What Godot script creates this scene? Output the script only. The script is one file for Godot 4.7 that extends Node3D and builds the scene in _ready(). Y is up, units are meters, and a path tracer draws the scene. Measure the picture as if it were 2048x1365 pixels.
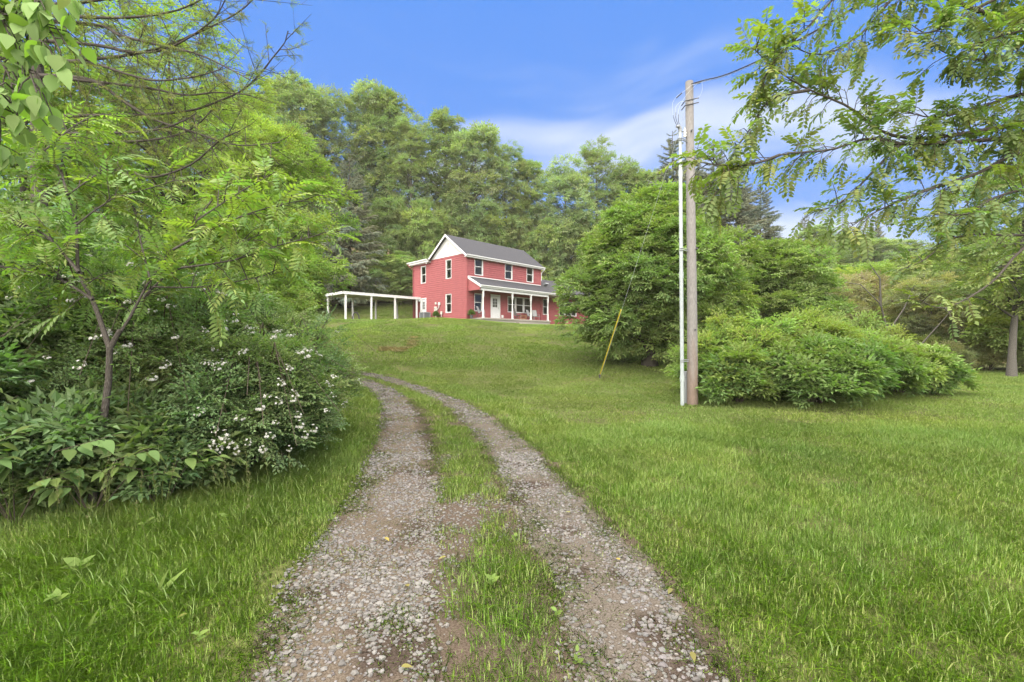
extends Node3D
# A red two-storey farmhouse on a grassy rise, a gravel drive with two wheel tracks, woods behind.
# World: camera at the origin 1.5 m up looking along -z; "d" below is the depth -z in metres.
const FOCAL := 910.0
const EYE := 1.5
const HOUSE_Y := 3.2

var rng := RandomNumberGenerator.new()
var noise := FastNoiseLite.new()
var noise_fine := FastNoiseLite.new()
var M := {}
var names := {}
var spray := {}

class MB:
	var v := PackedVector3Array()
	var n := PackedVector3Array()
	var c := PackedColorArray()
	var ix := PackedInt32Array()
	var col := Color(1, 1, 1)
	func tri(a: Vector3, b: Vector3, d: Vector3) -> void:
		var nn := (b - a).cross(d - a).normalized()
		var k := v.size()
		v.append(a); v.append(b); v.append(d)
		for j in 3:
			n.append(nn); c.append(col)
		ix.append(k); ix.append(k + 2); ix.append(k + 1)
	func quad(a: Vector3, b: Vector3, d: Vector3, e: Vector3) -> void:
		var nn := (d - a).cross(e - b).normalized()
		var k := v.size()
		v.append(a); v.append(b); v.append(d); v.append(e)
		for j in 4:
			n.append(nn); c.append(col)
		ix.append(k); ix.append(k + 2); ix.append(k + 1)
		ix.append(k); ix.append(k + 3); ix.append(k + 2)
	func box(o: Vector3, s: Vector3, bs := Basis()) -> void:
		var x := bs.x * s.x * 0.5
		var y := bs.y * s.y * 0.5
		var z := bs.z * s.z * 0.5
		quad(o - x - y + z, o + x - y + z, o + x + y + z, o - x + y + z)
		quad(o + x - y - z, o - x - y - z, o - x + y - z, o + x + y - z)
		quad(o + x - y + z, o + x - y - z, o + x + y - z, o + x + y + z)
		quad(o - x - y - z, o - x - y + z, o - x + y + z, o - x + y - z)
		quad(o - x + y + z, o + x + y + z, o + x + y - z, o - x + y - z)
		quad(o - x - y - z, o + x - y - z, o + x - y + z, o - x - y + z)
	func span(a: Vector3, b: Vector3) -> void:
		box((a + b) * 0.5, (b - a).abs())
	# box with chamfered vertical (y) edges
	func cbox(o: Vector3, s: Vector3, ch: float) -> void:
		var hx := s.x * 0.5
		var hz := s.z * 0.5
		var ring := [Vector2(hx - ch, hz), Vector2(hx, hz - ch), Vector2(hx, -hz + ch), Vector2(hx - ch, -hz), Vector2(-hx + ch, -hz), Vector2(-hx, -hz + ch), Vector2(-hx, hz - ch), Vector2(-hx + ch, hz)]
		var lo := o.y - s.y * 0.5
		var hi := o.y + s.y * 0.5
		for k in 8:
			var p: Vector2 = ring[k]
			var q: Vector2 = ring[(k + 1) % 8]
			quad(Vector3(o.x + p.x, lo, o.z + p.y), Vector3(o.x + q.x, lo, o.z + q.y), Vector3(o.x + q.x, hi, o.z + q.y), Vector3(o.x + p.x, hi, o.z + p.y))
			tri(Vector3(o.x, hi, o.z), Vector3(o.x + p.x, hi, o.z + p.y), Vector3(o.x + q.x, hi, o.z + q.y))
			tri(Vector3(o.x, lo, o.z), Vector3(o.x + q.x, lo, o.z + q.y), Vector3(o.x + p.x, lo, o.z + p.y))
	# slab: quad a b d e (seen from its upper side, anticlockwise) thickened downwards
	func slab(a: Vector3, b: Vector3, d: Vector3, e: Vector3, t: float) -> void:
		var dn := -(d - a).cross(e - b).normalized() * t
		quad(a, b, d, e)
		quad(e + dn, d + dn, b + dn, a + dn)
		quad(a + dn, b + dn, b, a)
		quad(b + dn, d + dn, d, b)
		quad(d + dn, e + dn, e, d)
		quad(e + dn, a + dn, a, e)
	func tube(pts: Array, radii: Array, sides := 6, cap := true) -> void:
		var m := pts.size()
		var k0 := v.size()
		var side := Vector3.ZERO
		for i in m:
			var t: Vector3 = (pts[mini(i + 1, m - 1)] - pts[maxi(i - 1, 0)]).normalized()
			if i == 0:
				side = t.cross(Vector3(0.31, 0.2, 0.93)).normalized()
			else:
				side = (side - t * side.dot(t)).normalized()
			var up := t.cross(side)
			for s in sides:
				var a := TAU * s / sides
				var o := side * cos(a) + up * sin(a)
				v.append(pts[i] + o * radii[i]); n.append(o); c.append(col)
		for i in m - 1:
			for s in sides:
				var a := k0 + i * sides + s
				var b := k0 + i * sides + (s + 1) % sides
				ix.append(a); ix.append(b + sides); ix.append(b)
				ix.append(a); ix.append(a + sides); ix.append(b + sides)
		if cap:
			for en in 2:
				var i: int = 0 if en == 0 else m - 1
				var t: Vector3 = (pts[1] - pts[0]).normalized() * -1.0 if en == 0 else (pts[m - 1] - pts[m - 2]).normalized()
				var kc := v.size()
				v.append(pts[i]); n.append(t); c.append(col)
				for s in sides:
					v.append(v[k0 + i * sides + s]); n.append(t); c.append(col)
				for s in sides:
					var a := kc + 1 + s
					var b := kc + 1 + (s + 1) % sides
					if en == 0:
						ix.append(kc); ix.append(a); ix.append(b)
					else:
						ix.append(kc); ix.append(b); ix.append(a)
	func lathe(o: Vector3, prof: Array, sides := 12) -> void:   # prof: [radius, height] from the bottom up
		var pts := []
		var rad := []
		for p in prof:
			pts.append(o + Vector3(0, p[1], 0)); rad.append(p[0])
		tube(pts, rad, sides)
	# a leaf: folded along its midrib and curved down towards the tip
	func leaf(base: Vector3, dir: Vector3, nrm: Vector3, l: float, w: float, seg := 1, droop := 0.15, fold := 0.25) -> void:
		dir = dir.normalized()
		var s := dir.cross(nrm).normalized()
		nrm = s.cross(dir).normalized()
		if seg == 1:
			var q := base + dir * l * 0.42 + nrm * w * fold
			var tip := base + dir * l - nrm * l * droop
			tri(base, q + s * w * 0.5, tip)
			tri(base, tip, q - s * w * 0.5)
			return
		var k := v.size()
		for i in seg + 1:
			var t := float(i) / seg
			var ww: float = w * 0.5 * sin(PI * pow(t, 0.72)) * (1.0 if i < seg else 0.0)
			var p := base + dir * l * t - nrm * l * droop * t * t
			for j in 3:
				v.append(p + s * ww * (j - 1) + nrm * (absf(j - 1.0) * ww * fold * 1.5))
				n.append((nrm - s * (j - 1) * fold + dir * droop * t).normalized()); c.append(col)
		for i in seg:
			for j in 2:
				var a := k + i * 3 + j
				ix.append(a); ix.append(a + 3); ix.append(a + 1)
				ix.append(a + 1); ix.append(a + 3); ix.append(a + 4)
	func add(o: MB, t: Transform3D, tint: Color) -> void:
		var k := v.size()
		v.append_array(t * o.v)
		n.append_array(Transform3D(t.basis.orthonormalized(), Vector3.ZERO) * o.n)
		for q in o.c: c.append(Color(q.r * tint.r, q.g * tint.g, q.b * tint.b))
		for i in o.ix: ix.append(i + k)
	func mesh(m: Material, colors := false) -> ArrayMesh:
		var a := []
		a.resize(Mesh.ARRAY_MAX)
		a[Mesh.ARRAY_VERTEX] = v
		a[Mesh.ARRAY_NORMAL] = n
		a[Mesh.ARRAY_INDEX] = ix
		if colors:
			a[Mesh.ARRAY_COLOR] = c
		var am := ArrayMesh.new()
		am.add_surface_from_arrays(Mesh.PRIMITIVE_TRIANGLES, a)
		am.surface_set_material(0, m)
		return am

# ---------------------------------------------------------------- helpers
func at(px: float, py: float, d: float) -> Vector3:
	return Vector3((px - 1024.0) / FOCAL * d, EYE - (py - 682.5) / FOCAL * d, -d)

func R(a: float, b: float) -> float:
	return rng.randf_range(a, b)

func rdir() -> Vector3:
	var z := R(-1, 1)
	var a := R(0, TAU)
	var r := sqrt(1.0 - z * z)
	return Vector3(r * cos(a), z, r * sin(a))

func numbered(called: String) -> String:
	if not names.has(called):
		names[called] = 0
		return called
	names[called] += 1
	return "%s_%03d" % [called, names[called]]

func tag(o: Node3D, label: String, category: String, group := "", kind := "") -> void:
	if label: o.set_meta("label", label)
	if category: o.set_meta("category", category)
	if group: o.set_meta("group", group)
	if kind: o.set_meta("kind", kind)

func thing(called: String, where: Vector3, label: String, category: String, group := "") -> Node3D:
	var o := Node3D.new()
	o.name = numbered(called)
	add_child(o)
	o.position = where
	tag(o, label, category, group)
	return o

# a mesh as a part; its vertices are in the parent's own axes unless world is set (then the parent must be unturned)
func part(mesh: Mesh, called: String, parent: Node, world := false) -> MeshInstance3D:
	var o := MeshInstance3D.new()
	o.mesh = mesh
	o.name = called
	parent.add_child(o, true)
	if world:
		var q: Node = parent
		var off := Vector3.ZERO
		while q != self and q is Node3D:
			off += q.position
			q = q.get_parent()
		o.position = -off
	return o

func many(mesh: Mesh, called: String, parent: Node, xf: Array, tint: Array, world := false) -> MultiMeshInstance3D:
	var mm := MultiMesh.new()
	mm.transform_format = MultiMesh.TRANSFORM_3D
	mm.use_colors = true
	mm.mesh = mesh
	mm.instance_count = xf.size()
	for i in xf.size():
		mm.set_instance_transform(i, xf[i])
		mm.set_instance_color(i, tint[i])
	var o := MultiMeshInstance3D.new()
	o.multimesh = mm
	o.name = called
	o.set_meta("kind", "stuff")
	parent.add_child(o, true)
	if world and parent is Node3D and parent != self:
		o.position = -parent.position
	return o

func lin(r: float, g: float, b: float) -> Color:
	return Color(r, g, b).linear_to_srgb()

func mat(c: Color, rough := 0.8, spec := 0.4) -> StandardMaterial3D:   # c: linear base colour
	var m := StandardMaterial3D.new()
	m.albedo_color = c.linear_to_srgb()
	m.roughness = rough
	m.metallic_specular = spec
	return m

func tex(seed_: int, freq: float, lo: Color, hi: Color, octaves := 4, size := 512, mid := 0.5) -> NoiseTexture2D:
	var f := FastNoiseLite.new()
	f.seed = seed_
	f.frequency = freq
	f.fractal_octaves = octaves
	f.fractal_gain = 0.6
	var g := Gradient.new()
	g.set_color(0, lo.linear_to_srgb())
	g.set_color(1, hi.linear_to_srgb())
	g.set_offset(0, mid - 0.28)
	g.set_offset(1, mid + 0.28)
	var t := NoiseTexture2D.new()
	t.noise = f
	t.width = size
	t.height = size
	t.seamless = true
	t.color_ramp = g
	return t

func grain(m: StandardMaterial3D, t: Texture2D, scale: Vector3, bump := 0.0, world := true) -> StandardMaterial3D:
	m.albedo_texture = t
	m.uv1_triplanar = true
	m.uv1_world_triplanar = world
	m.uv1_scale = scale
	if bump > 0.0:
		m.heightmap_enabled = true
		m.heightmap_texture = t
		m.heightmap_scale = bump
	return m

func leafmat(through: Color, rough := 0.55, spec := 0.35) -> StandardMaterial3D:
	var m := mat(Color(1, 1, 1), rough, spec)
	m.vertex_color_use_as_albedo = true
	m.cull_mode = BaseMaterial3D.CULL_DISABLED
	m.backlight_enabled = true
	m.backlight = through
	return m

func shade(c: Color, spread := 0.2) -> Color:   # a leaf colour near c
	var k := R(1.0 - spread, 1.0 + spread)
	var h := R(-0.5, 0.5) * spread
	return Color(c.r * k * (1.0 + h), c.g * k, c.b * k * (1.0 - h))

func interp(xs: Array, ys: Array, x: float) -> float:
	if x <= xs[0]: return ys[0]
	for i in xs.size() - 1:
		if x <= xs[i + 1]:
			return lerpf(ys[i], ys[i + 1], (x - xs[i]) / (xs[i + 1] - xs[i]))
	return ys[-1]

# ---------------------------------------------------------------- terrain
func ground_y(x: float, d: float) -> float:
	var a := lerpf(3.3, 2.80, smoothstep(-5.0, 3.0, x))
	var low := smoothstep(7.0, 17.0, x) * (1.0 - smoothstep(42.0, 56.0, d))
	a *= 1.0 - low
	var h := a * smoothstep(12.5, 39.0, d)
	h += 0.30 * smoothstep(39.0, 55.0, d) * smoothstep(-4.0, 3.0, x)
	var d0 := clampf(47.0 + (x + 10.0) * 0.85, 44.0, 60.0)
	var b := maxf(d - d0, 0.0)
	var steep := lerpf(0.30, 0.14, smoothstep(8.0, 40.0, x))
	h += steep * b * b / (b + 3.0)
	var w := maxf(-x - 14.0, 0.0) * (1.0 - smoothstep(30.0, 44.0, d))
	h += 0.05 * w
	h += 0.25 * noise.get_noise_2d(x * 2.2, d * 2.2) * smoothstep(16.0, 24.0, d) * (1.0 - 0.8 * smoothstep(34.0, 37.0, d) * (1.0 - smoothstep(58.0, 64.0, d)))
	return h

func on_ground(x: float, d: float, up := 0.0) -> Vector3:
	return Vector3(x, ground_y(x, d) + up, -d)

const TD := [-6.0, 0.0, 2.0, 2.64, 4.3, 6.28, 8.15, 11.6, 14.6, 17.0, 19.0, 20.2]
const TL := [-0.2, -0.55, -0.75, -0.91, -1.1, -1.47, -1.91, -3.0, -4.45, -6.6, -9.6, -13.0]
const TR := [0.9, 0.7, 0.63, 0.61, 0.31, -0.02, -0.52, -1.65, -3.3, -5.4, -8.6, -12.5]

func track(d: float, right: bool) -> float:
	var ys: Array = TR if right else TL
	d = clampf(d, TD[0], TD[-1])
	for i in TD.size() - 1:
		if d <= TD[i + 1]:
			var a := maxi(i - 1, 0)
			var b := mini(i + 2, TD.size() - 1)
			var t0: float = TD[i]
			return cubic_interpolate_in_time(ys[i], ys[i + 1], ys[a], ys[b], (d - t0) / (TD[i + 1] - t0), TD[i + 1] - t0, minf(TD[a] - t0, -0.5), TD[b] - t0 + (0.5 if b == i + 1 else 0.0))
	return ys[-1]

func track_half(d: float, right: bool) -> float:
	var slope := absf(track(d + 0.4, right) - track(d - 0.4, right)) / 0.8
	return (0.37 if right else 0.44) * sqrt(1.0 + slope * slope) * lerpf(1.0, 0.8, smoothstep(8.0, 14.0, d))

# how far inside a wheel track a point lies: 1 at its middle, 0 at its edge, below 0 outside
func in_track(x: float, d: float) -> float:
	if d > 20.2: return -9.0
	var l := 1.0 - absf(x - track(d, false)) / track_half(d, false)
	var r := 1.0 - absf(x - track(d, true)) / track_half(d, true)
	return maxf(l, r)

# ---------------------------------------------------------------- sky, light, camera
func build_light() -> void:
	var cam := Camera3D.new()
	cam.name = "camera"
	cam.fov = rad_to_deg(2.0 * atan(682.5 / FOCAL))
	cam.position = Vector3(0, EYE, 0)
	cam.near = 0.05
	cam.far = 600.0
	cam.current = true
	add_child(cam)
	var sun := DirectionalLight3D.new()
	sun.name = "sun"
	sun.light_energy = 1.35
	sun.light_color = Color(1.0, 0.965, 0.9)
	sun.light_angular_distance = 120.0
	sun.shadow_enabled = true
	add_child(sun)
	sun.look_at_from_position(Vector3(-0.14, 0.85, 0.46) * 50.0, Vector3.ZERO)
	var env := Environment.new()
	env.background_mode = Environment.BG_SKY
	env.tonemap_mode = Environment.TONE_MAPPER_LINEAR
	env.tonemap_exposure = 4.35
	env.sdfgi_enabled = true
	env.ssao_enabled = true
	env.ssil_enabled = true
	env.fog_enabled = true
	env.fog_density = 0.0004
	env.fog_light_color = Color(1.0, 0.97, 0.86)
	var sky := Sky.new()
	var pm := PanoramaSkyMaterial.new()
	pm.panorama = ImageTexture.create_from_image(sky_image())
	sky.sky_material = pm
	env.sky = sky
	var we := WorldEnvironment.new()
	we.name = "world_environment"
	we.environment = env
	add_child(we)

# blue sky with thin streaks of high cloud, paler towards the horizon
func sky_image() -> Image:
	var w := 1536
	var h := 768
	var im := Image.create(w, h, false, Image.FORMAT_RGBF)
	var f := FastNoiseLite.new()
	f.seed = 5
	f.frequency = 1.0
	f.fractal_octaves = 5
	f.fractal_gain = 0.5
	var g := FastNoiseLite.new()
	g.seed = 19
	g.frequency = 1.0
	g.fractal_octaves = 3
	var k := 0.253
	for y in h:
		var el := (0.5 - (y + 0.5) / h) * PI
		if el < -0.02:
			im.fill_rect(Rect2i(0, y, w, h - y), Color(0.10, 0.13, 0.09))
			break
		var s := maxf(sin(el), 0.0)
		var base := Color(0.050, 0.262, 0.86).lerp(Color(0.22, 0.50, 0.95), pow(1.0 - s, 6.0))
		var t := 1.0 / (s + 0.16)
		for x in w:
			var az := (x + 0.5) / w * TAU
			var px := cos(az) * cos(el) * t
			var pz := sin(az) * cos(el) * t
			# streaks run across the view, slightly tilted
			var u := px * 0.97 + pz * 0.24
			var v := pz * 0.97 - px * 0.24
			var warp := g.get_noise_2d(u * 0.5, v * 0.5) * 0.55
			var n := f.get_noise_2d(u * 1.0 + warp, v * 0.5 + warp * 0.4 + 3.0) * 0.5 + 0.5
			var cov := g.get_noise_2d(u * 0.32 + 7.0, v * 0.22) * 0.5 + 0.5
			var cl := clampf(smoothstep(0.57, 0.92, n * 0.80 + cov * 0.32 + 0.12 * pow(1.0 - s, 3.0)), 0.0, 1.0) * 0.8
			var c := base.lerp(Color(0.80, 0.88, 1.0), cl)
			im.set_pixel(x, y, Color(c.r * k, c.g * k, c.b * k))
	return im

func build_materials() -> void:
	M.soil = grain(mat(Color(1, 1, 1), 0.95, 0.2), tex(3, 0.02, Color(0.05, 0.052, 0.020), Color(0.095, 0.105, 0.032)), Vector3(0.9, 0.9, 0.9), 2.0)
	M.soil.vertex_color_use_as_albedo = true
	M.track = grain(mat(Color(1, 1, 1), 0.95, 0.2), tex(11, 0.05, Color(0.062, 0.050, 0.038), Color(0.118, 0.102, 0.084), 6), Vector3(2.3, 2.3, 2.3), 1.5)
	M.track.vertex_color_use_as_albedo = true
	M.stone = mat(Color(1, 1, 1), 0.85, 0.3)
	M.stone.vertex_color_use_as_albedo = true
	M.grass = leafmat(Color(0.8, 1.0, 0.4), 0.6, 0.25)
	M.leaf = leafmat(Color(0.88, 1.0, 0.5), 0.65, 0.22)
	M.leaf_dense = leafmat(Color(0.78, 0.92, 0.4), 0.6, 0.28)
	M.needle = leafmat(Color(0.3, 0.35, 0.2), 0.6, 0.3)
	M.petal = leafmat(Color(0.8, 0.8, 0.75), 0.7, 0.2)
	M.bark = grain(mat(Color(1, 1, 1), 0.95, 0.2), tex(21, 0.03, Color(0.040, 0.034, 0.028), Color(0.12, 0.106, 0.092), 5), Vector3(6, 1.2, 6), 3.0)
	M.bark_pale = grain(mat(Color(1, 1, 1), 0.95, 0.2), tex(22, 0.03, Color(0.06, 0.054, 0.046), Color(0.15, 0.14, 0.125), 5), Vector3(4, 1.0, 4), 2.0)
	M.twig = mat(Color(0.075, 0.06, 0.045), 0.9, 0.2)
	M.siding = grain(mat(Color(1, 1, 1), 0.62, 0.35), tex(31, 0.01, Color(0.245, 0.070, 0.074), Color(0.280, 0.080, 0.084), 3), Vector3(0.5, 0.5, 0.5))
	M.white = grain(mat(Color(1, 1, 1), 0.5, 0.4), tex(32, 0.02, Color(0.5152, 0.5152, 0.5014), Color(0.5888, 0.5888, 0.5750), 3), Vector3(0.7, 0.7, 0.7))
	M.shingle = grain(mat(Color(1, 1, 1), 0.95, 0.2), tex(33, 0.12, Color(0.0315, 0.0315, 0.0351), Color(0.0855, 0.0855, 0.0945), 4), Vector3(1.1, 1.1, 1.1), 1.0)
	M.concrete = grain(mat(Color(1, 1, 1), 0.9, 0.3), tex(34, 0.03, Color(0.22, 0.20, 0.165), Color(0.32, 0.30, 0.26), 4), Vector3(0.8, 0.8, 0.8), 0.5)
	M.interior = mat(Color(0.16, 0.15, 0.135), 0.9, 0.2)
	M.floor_wood = mat(Color(0.16, 0.10, 0.06), 0.6, 0.4)
	M.glass = mat(Color(0.04, 0.045, 0.045), 0.02, 0.5)
	M.glass.transparency = BaseMaterial3D.TRANSPARENCY_ALPHA
	M.glass.albedo_color.a = 0.15
	M.pole = grain(mat(Color(1, 1, 1), 0.9, 0.25), tex(41, 0.035, Color(0.155, 0.143, 0.135), Color(0.29, 0.275, 0.262), 5), Vector3(7, 0.35, 7), 1.5)
	M.pole.vertex_color_use_as_albedo = true
	M.pvc = grain(mat(Color(1, 1, 1), 0.45, 0.45), tex(43, 0.03, Color(0.27, 0.30, 0.30), Color(0.36, 0.395, 0.39), 4), Vector3(2, 0.4, 2))
	M.grey_metal = mat(Color(0.21, 0.22, 0.23), 0.5, 0.5)
	M.dark_metal = mat(Color(0.05, 0.05, 0.055), 0.5, 0.5)
	M.grille = mat(Color(0.11, 0.125, 0.14), 0.6, 0.4)
	M.cable = mat(Color(0.02, 0.02, 0.022), 0.6, 0.4)
	M.cable_pale = mat(Color(0.42, 0.43, 0.45), 0.45, 0.5)
	M.yellow = mat(Color(0.48, 0.39, 0.03), 0.5, 0.4)
	M.sling = mat(Color(0.26, 0.26, 0.255), 0.85, 0.3)
	M.terracotta = mat(Color(0.33, 0.10, 0.06), 0.8, 0.3)
	M.wood = mat(Color(0.30, 0.17, 0.09), 0.7, 0.3)
	M.cream = mat(Color(0.45, 0.43, 0.38), 0.6, 0.4)
	M.chrome = mat(Color(0.5, 0.5, 0.5), 0.25, 0.5)
	M.chrome.metallic = 0.9
	M.bulb = mat(Color(0.9, 0.88, 0.8), 0.5, 0.3)
	M.bulb.emission_enabled = true
	M.bulb.emission = Color(1.0, 0.95, 0.85)
	M.bulb.emission_energy_multiplier = 1.2
	M.mud = mat(Color(0.07, 0.05, 0.037), 0.95, 0.2)

# ---------------------------------------------------------------- ground, drive, grass
func axis(lo: float, near_lo: float, near_hi: float, hi: float, step: float) -> Array:
	var a := []
	var x := near_lo
	while x < near_hi:
		a.append(x)
		x += step
	a.append(near_hi)
	var s := step
	while a[-1] < hi:
		s *= 1.12
		a.append(minf(a[-1] + s, hi))
	s = step
	var b := []
	x = near_lo
	while x > lo:
		s *= 1.12
		x = maxf(x - s, lo)
		b.append(x)
	b.reverse()
	return b + a

func build_ground() -> void:
	var xs := axis(-260.0, -24.0, 26.0, 260.0, 0.6)
	var ds := axis(-60.0, -2.0, 64.0, 340.0, 0.5)
	var mb := MB.new()
	var nx := xs.size()
	for d in ds:
		for x in xs:
			mb.v.append(on_ground(x, d))
			var e := 0.1
			mb.n.append(Vector3(ground_y(x - e, d) - ground_y(x + e, d), 2.0 * e, ground_y(x, d + e) - ground_y(x, d - e)).normalized())
			# leaf litter under the woods, green soil under the lawn
			var wood := smoothstep(3.0, 6.0, d - forest_edge(x))
			mb.c.append(Color(1, 1, 1).lerp(Color(0.75, 0.52, 0.55), wood))
	for j in ds.size() - 1:
		for i in nx - 1:
			var a := j * nx + i
			mb.ix.append(a); mb.ix.append(a + nx); mb.ix.append(a + nx + 1)
			mb.ix.append(a); mb.ix.append(a + nx + 1); mb.ix.append(a + 1)
	var g := part(mb.mesh(M.soil, true), "ground", self)
	tag(g, "green lawn rising gently to the red house", "ground", "", "structure")

func forest_edge(x: float) -> float:
	return interp([-40.0, -22.0, -12.0, -4.0, 6.0, 12.0, 20.0, 30.0], [44.0, 50.0, 53.0, 58.0, 62.0, 44.0, 30.0, 26.0], x)

func build_drive() -> void:
	var o := thing("driveway", Vector3.ZERO, "gravel drive of two wheel tracks with a grassy middle", "driveway")
	o.set_meta("kind", "structure")
	for right in [false, true]:
		var mb := MB.new()
		var rows := 0
		var d := -6.0
		var nc := 13
		while d < 20.0:
			var c := track(d, right)
			var hw := track_half(d, right)
			for k in nc:
				var t: float = k / (nc - 1.0) * 2.0 - 1.0
				var ed := 1.04 + 0.26 * noise_fine.get_noise_2d(d * 9.0, 40.0 * signf(t) + (90.0 if right else 0.0))
				var x := c + t * hw * ed
				var y := 0.006 - 0.010 * smoothstep(0.88, 1.0, absf(t))
				mb.v.append(on_ground(x, d, y))
				mb.n.append(Vector3.UP)
				# bare dark mud shows along the inner edge of the left track further up and in patches near by
				var mud := 0.0
				if not right:
					mud = smoothstep(0.25, 0.75, t) * smoothstep(5.0, 6.5, d) * (1.0 - smoothstep(9.0, 12.0, d))
					mud = maxf(mud, smoothstep(-0.45, -0.8, t) * smoothstep(7.2, 8.0, d) * (1.0 - smoothstep(9.0, 10.0, d)))
				mud = maxf(mud, smoothstep(0.12, 0.4, noise_fine.get_noise_2d(x * 5.0, d * 5.0) + noise.get_noise_2d(x * 14.0, d * 9.0) * 0.5 - 0.1 * (0.0 if d < 4.0 else 1.0)))
				mb.c.append((Color(1.15, 1.13, 1.1) if right else Color(1.02, 0.95, 0.88)).lerp(Color(0.50, 0.44, 0.42), mud))
			rows += 1
			d += 0.09
		for j in rows - 1:
			for k in nc - 1:
				var a := j * nc + k
				mb.ix.append(a); mb.ix.append(a + nc); mb.ix.append(a + nc + 1)
				mb.ix.append(a); mb.ix.append(a + nc + 1); mb.ix.append(a + 1)
		part(mb.mesh(M.track, true), "wheel_track", o)
	# bare soil under the grass between the tracks
	var ms := MB.new()
	var rows_ := 0
	var q := -6.0
	while q < 12.0:
		for k in 5:
			var x := lerpf(track(q, false) - 0.75, track(q, true) + 0.75, k / 4.0)
			ms.v.append(on_ground(x, q, 0.003 if k > 0 and k < 4 else -0.002))
			ms.n.append(Vector3.UP)
			ms.c.append(Color(0.8, 0.72, 0.66))
		rows_ += 1
		q += 0.25
	for j in rows_ - 1:
		for k in 4:
			var a := j * 5 + k
			ms.ix.append(a); ms.ix.append(a + 5); ms.ix.append(a + 6)
			ms.ix.append(a); ms.ix.append(a + 6); ms.ix.append(a + 1)
	part(ms.mesh(M.track, true), "middle_strip", o)
	# gravel: the largest stones one by one, the rest as loose stuff
	var stones := []
	for k in 4:
		stones.append(stone_mesh(100 + k))
	var xf := [[], [], [], []]
	var tint := [[], [], [], []]
	var big := 0
	for right in [false, true]:
		var d := 0.9
		while d < 19.5:
			var n := 4200.0 if d < 3.6 else (2400.0 if d < 6.0 else (800.0 if d < 10.0 else 560.0))
			var hw := track_half(d, right) * 1.18
			for k in int(n * 0.1 * hw * 2.0):
				var x := track(d, right) + R(-1, 1) * hw
				var dd := d + R(0.0, 0.1)
				var t := in_track(x, dd)
				var cover := 0.80 + 0.9 * noise_fine.get_noise_2d(x * 4.0, dd * 4.0) + 0.5 * noise.get_noise_2d(x * 14.0, dd * 9.0)
				cover *= smoothstep(-0.25, 0.35, t)
				if not right and dd < 2.9:
					cover -= 0.35 * smoothstep(2.9, 2.1, dd)
				if not right and dd > 5.0 and dd < 12.0:
					cover -= 0.8 * smoothstep(0.2, 0.7, (x - track(dd, false)) / hw)
				if right: cover -= 0.25 + 0.5 * smoothstep(0.45, 1.0, absf(x - track(dd, true)) / hw)
				if R(0, 1) > cover: continue
				var s := (R(0.004, 0.011) if R(0, 1) < 0.86 else R(0.011, 0.019)) * (1.0 if d < 5.0 else (1.3 if d < 9.0 else 1.7))
				var b := Basis.from_euler(Vector3(R(0, TAU), R(0, TAU), R(0, TAU))).scaled(Vector3(s * R(0.9, 1.3), s * R(0.55, 0.8), s * R(0.8, 1.1)))
				var g := R(0.08, 0.13) if R(0, 1) < 0.88 else R(0.12, 0.165)
				var col := Color(g * R(1.0, 1.1), g * R(0.95, 1.0), g * R(0.84, 0.95))
				var v := rng.randi() % 4
				var pos := on_ground(x, dd, 0.006 + s * 0.18)
				if big < 290 and dd > 1.95 and dd < 4.2 and s > 0.0122 and t > 0.05:
					big += 1
					var st := part(stones[v][1 + rng.randi() % 3], "stone", o)
					st.transform = Transform3D(b, pos)
				else:
					xf[v].append(Transform3D(b, pos))
					tint[v].append(col)
			d += 0.1
	# stray stones in the bare spots of the middle strip
	for k in 3800:
		var dd := R(1.0, 6.0)
		var x := lerpf(track(dd, false), track(dd, true), R(0.2, 0.8))
		if noise_fine.get_noise_2d(x * 4.5 + 20.0, dd * 2.2) < R(0.0, 0.2): continue
		var s := R(0.004, 0.014)
		var v := rng.randi() % 4
		xf[v].append(Transform3D(Basis.from_euler(Vector3(R(0, TAU), R(0, TAU), R(0, TAU))).scaled(Vector3(s * 1.1, s * 0.7, s)), on_ground(x, dd, 0.004 + s * 0.2)))
		var g := R(0.08, 0.14)
		tint[v].append(Color(g * 1.06, g * 0.98, g * 0.88))
	for v in 4:
		many(stones[v][0], "gravel", o, xf[v], tint[v])

func stone_mesh(seed_: int) -> Array:
	rng.seed = seed_
	# an icosahedron, its corners pushed in and out
	var g := (1.0 + sqrt(5.0)) / 2.0
	var p := []
	for s in [Vector3(-1, g, 0), Vector3(1, g, 0), Vector3(-1, -g, 0), Vector3(1, -g, 0), Vector3(0, -1, g), Vector3(0, 1, g), Vector3(0, -1, -g), Vector3(0, 1, -g), Vector3(g, 0, -1), Vector3(g, 0, 1), Vector3(-g, 0, -1), Vector3(-g, 0, 1)]:
		p.append(s.normalized() * R(0.75, 1.2))
	var mb := MB.new()
	for t in [[0, 11, 5], [0, 5, 1], [0, 1, 7], [0, 7, 10], [0, 10, 11], [1, 5, 9], [5, 11, 4], [11, 10, 2], [10, 7, 6], [7, 1, 8], [3, 9, 4], [3, 4, 2], [3, 2, 6], [3, 6, 8], [3, 8, 9], [4, 9, 5], [2, 4, 11], [6, 2, 10], [8, 6, 7], [9, 8, 1]]:
		mb.tri(p[t[0]], p[t[1]], p[t[2]])
	var out := [mb.mesh(M.stone)]
	for c in [Color(0.125, 0.117, 0.106), Color(0.092, 0.086, 0.078), Color(0.155, 0.147, 0.134)]:
		out.append(mb.mesh(mat(c, 0.85, 0.3)))
	return out

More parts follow.
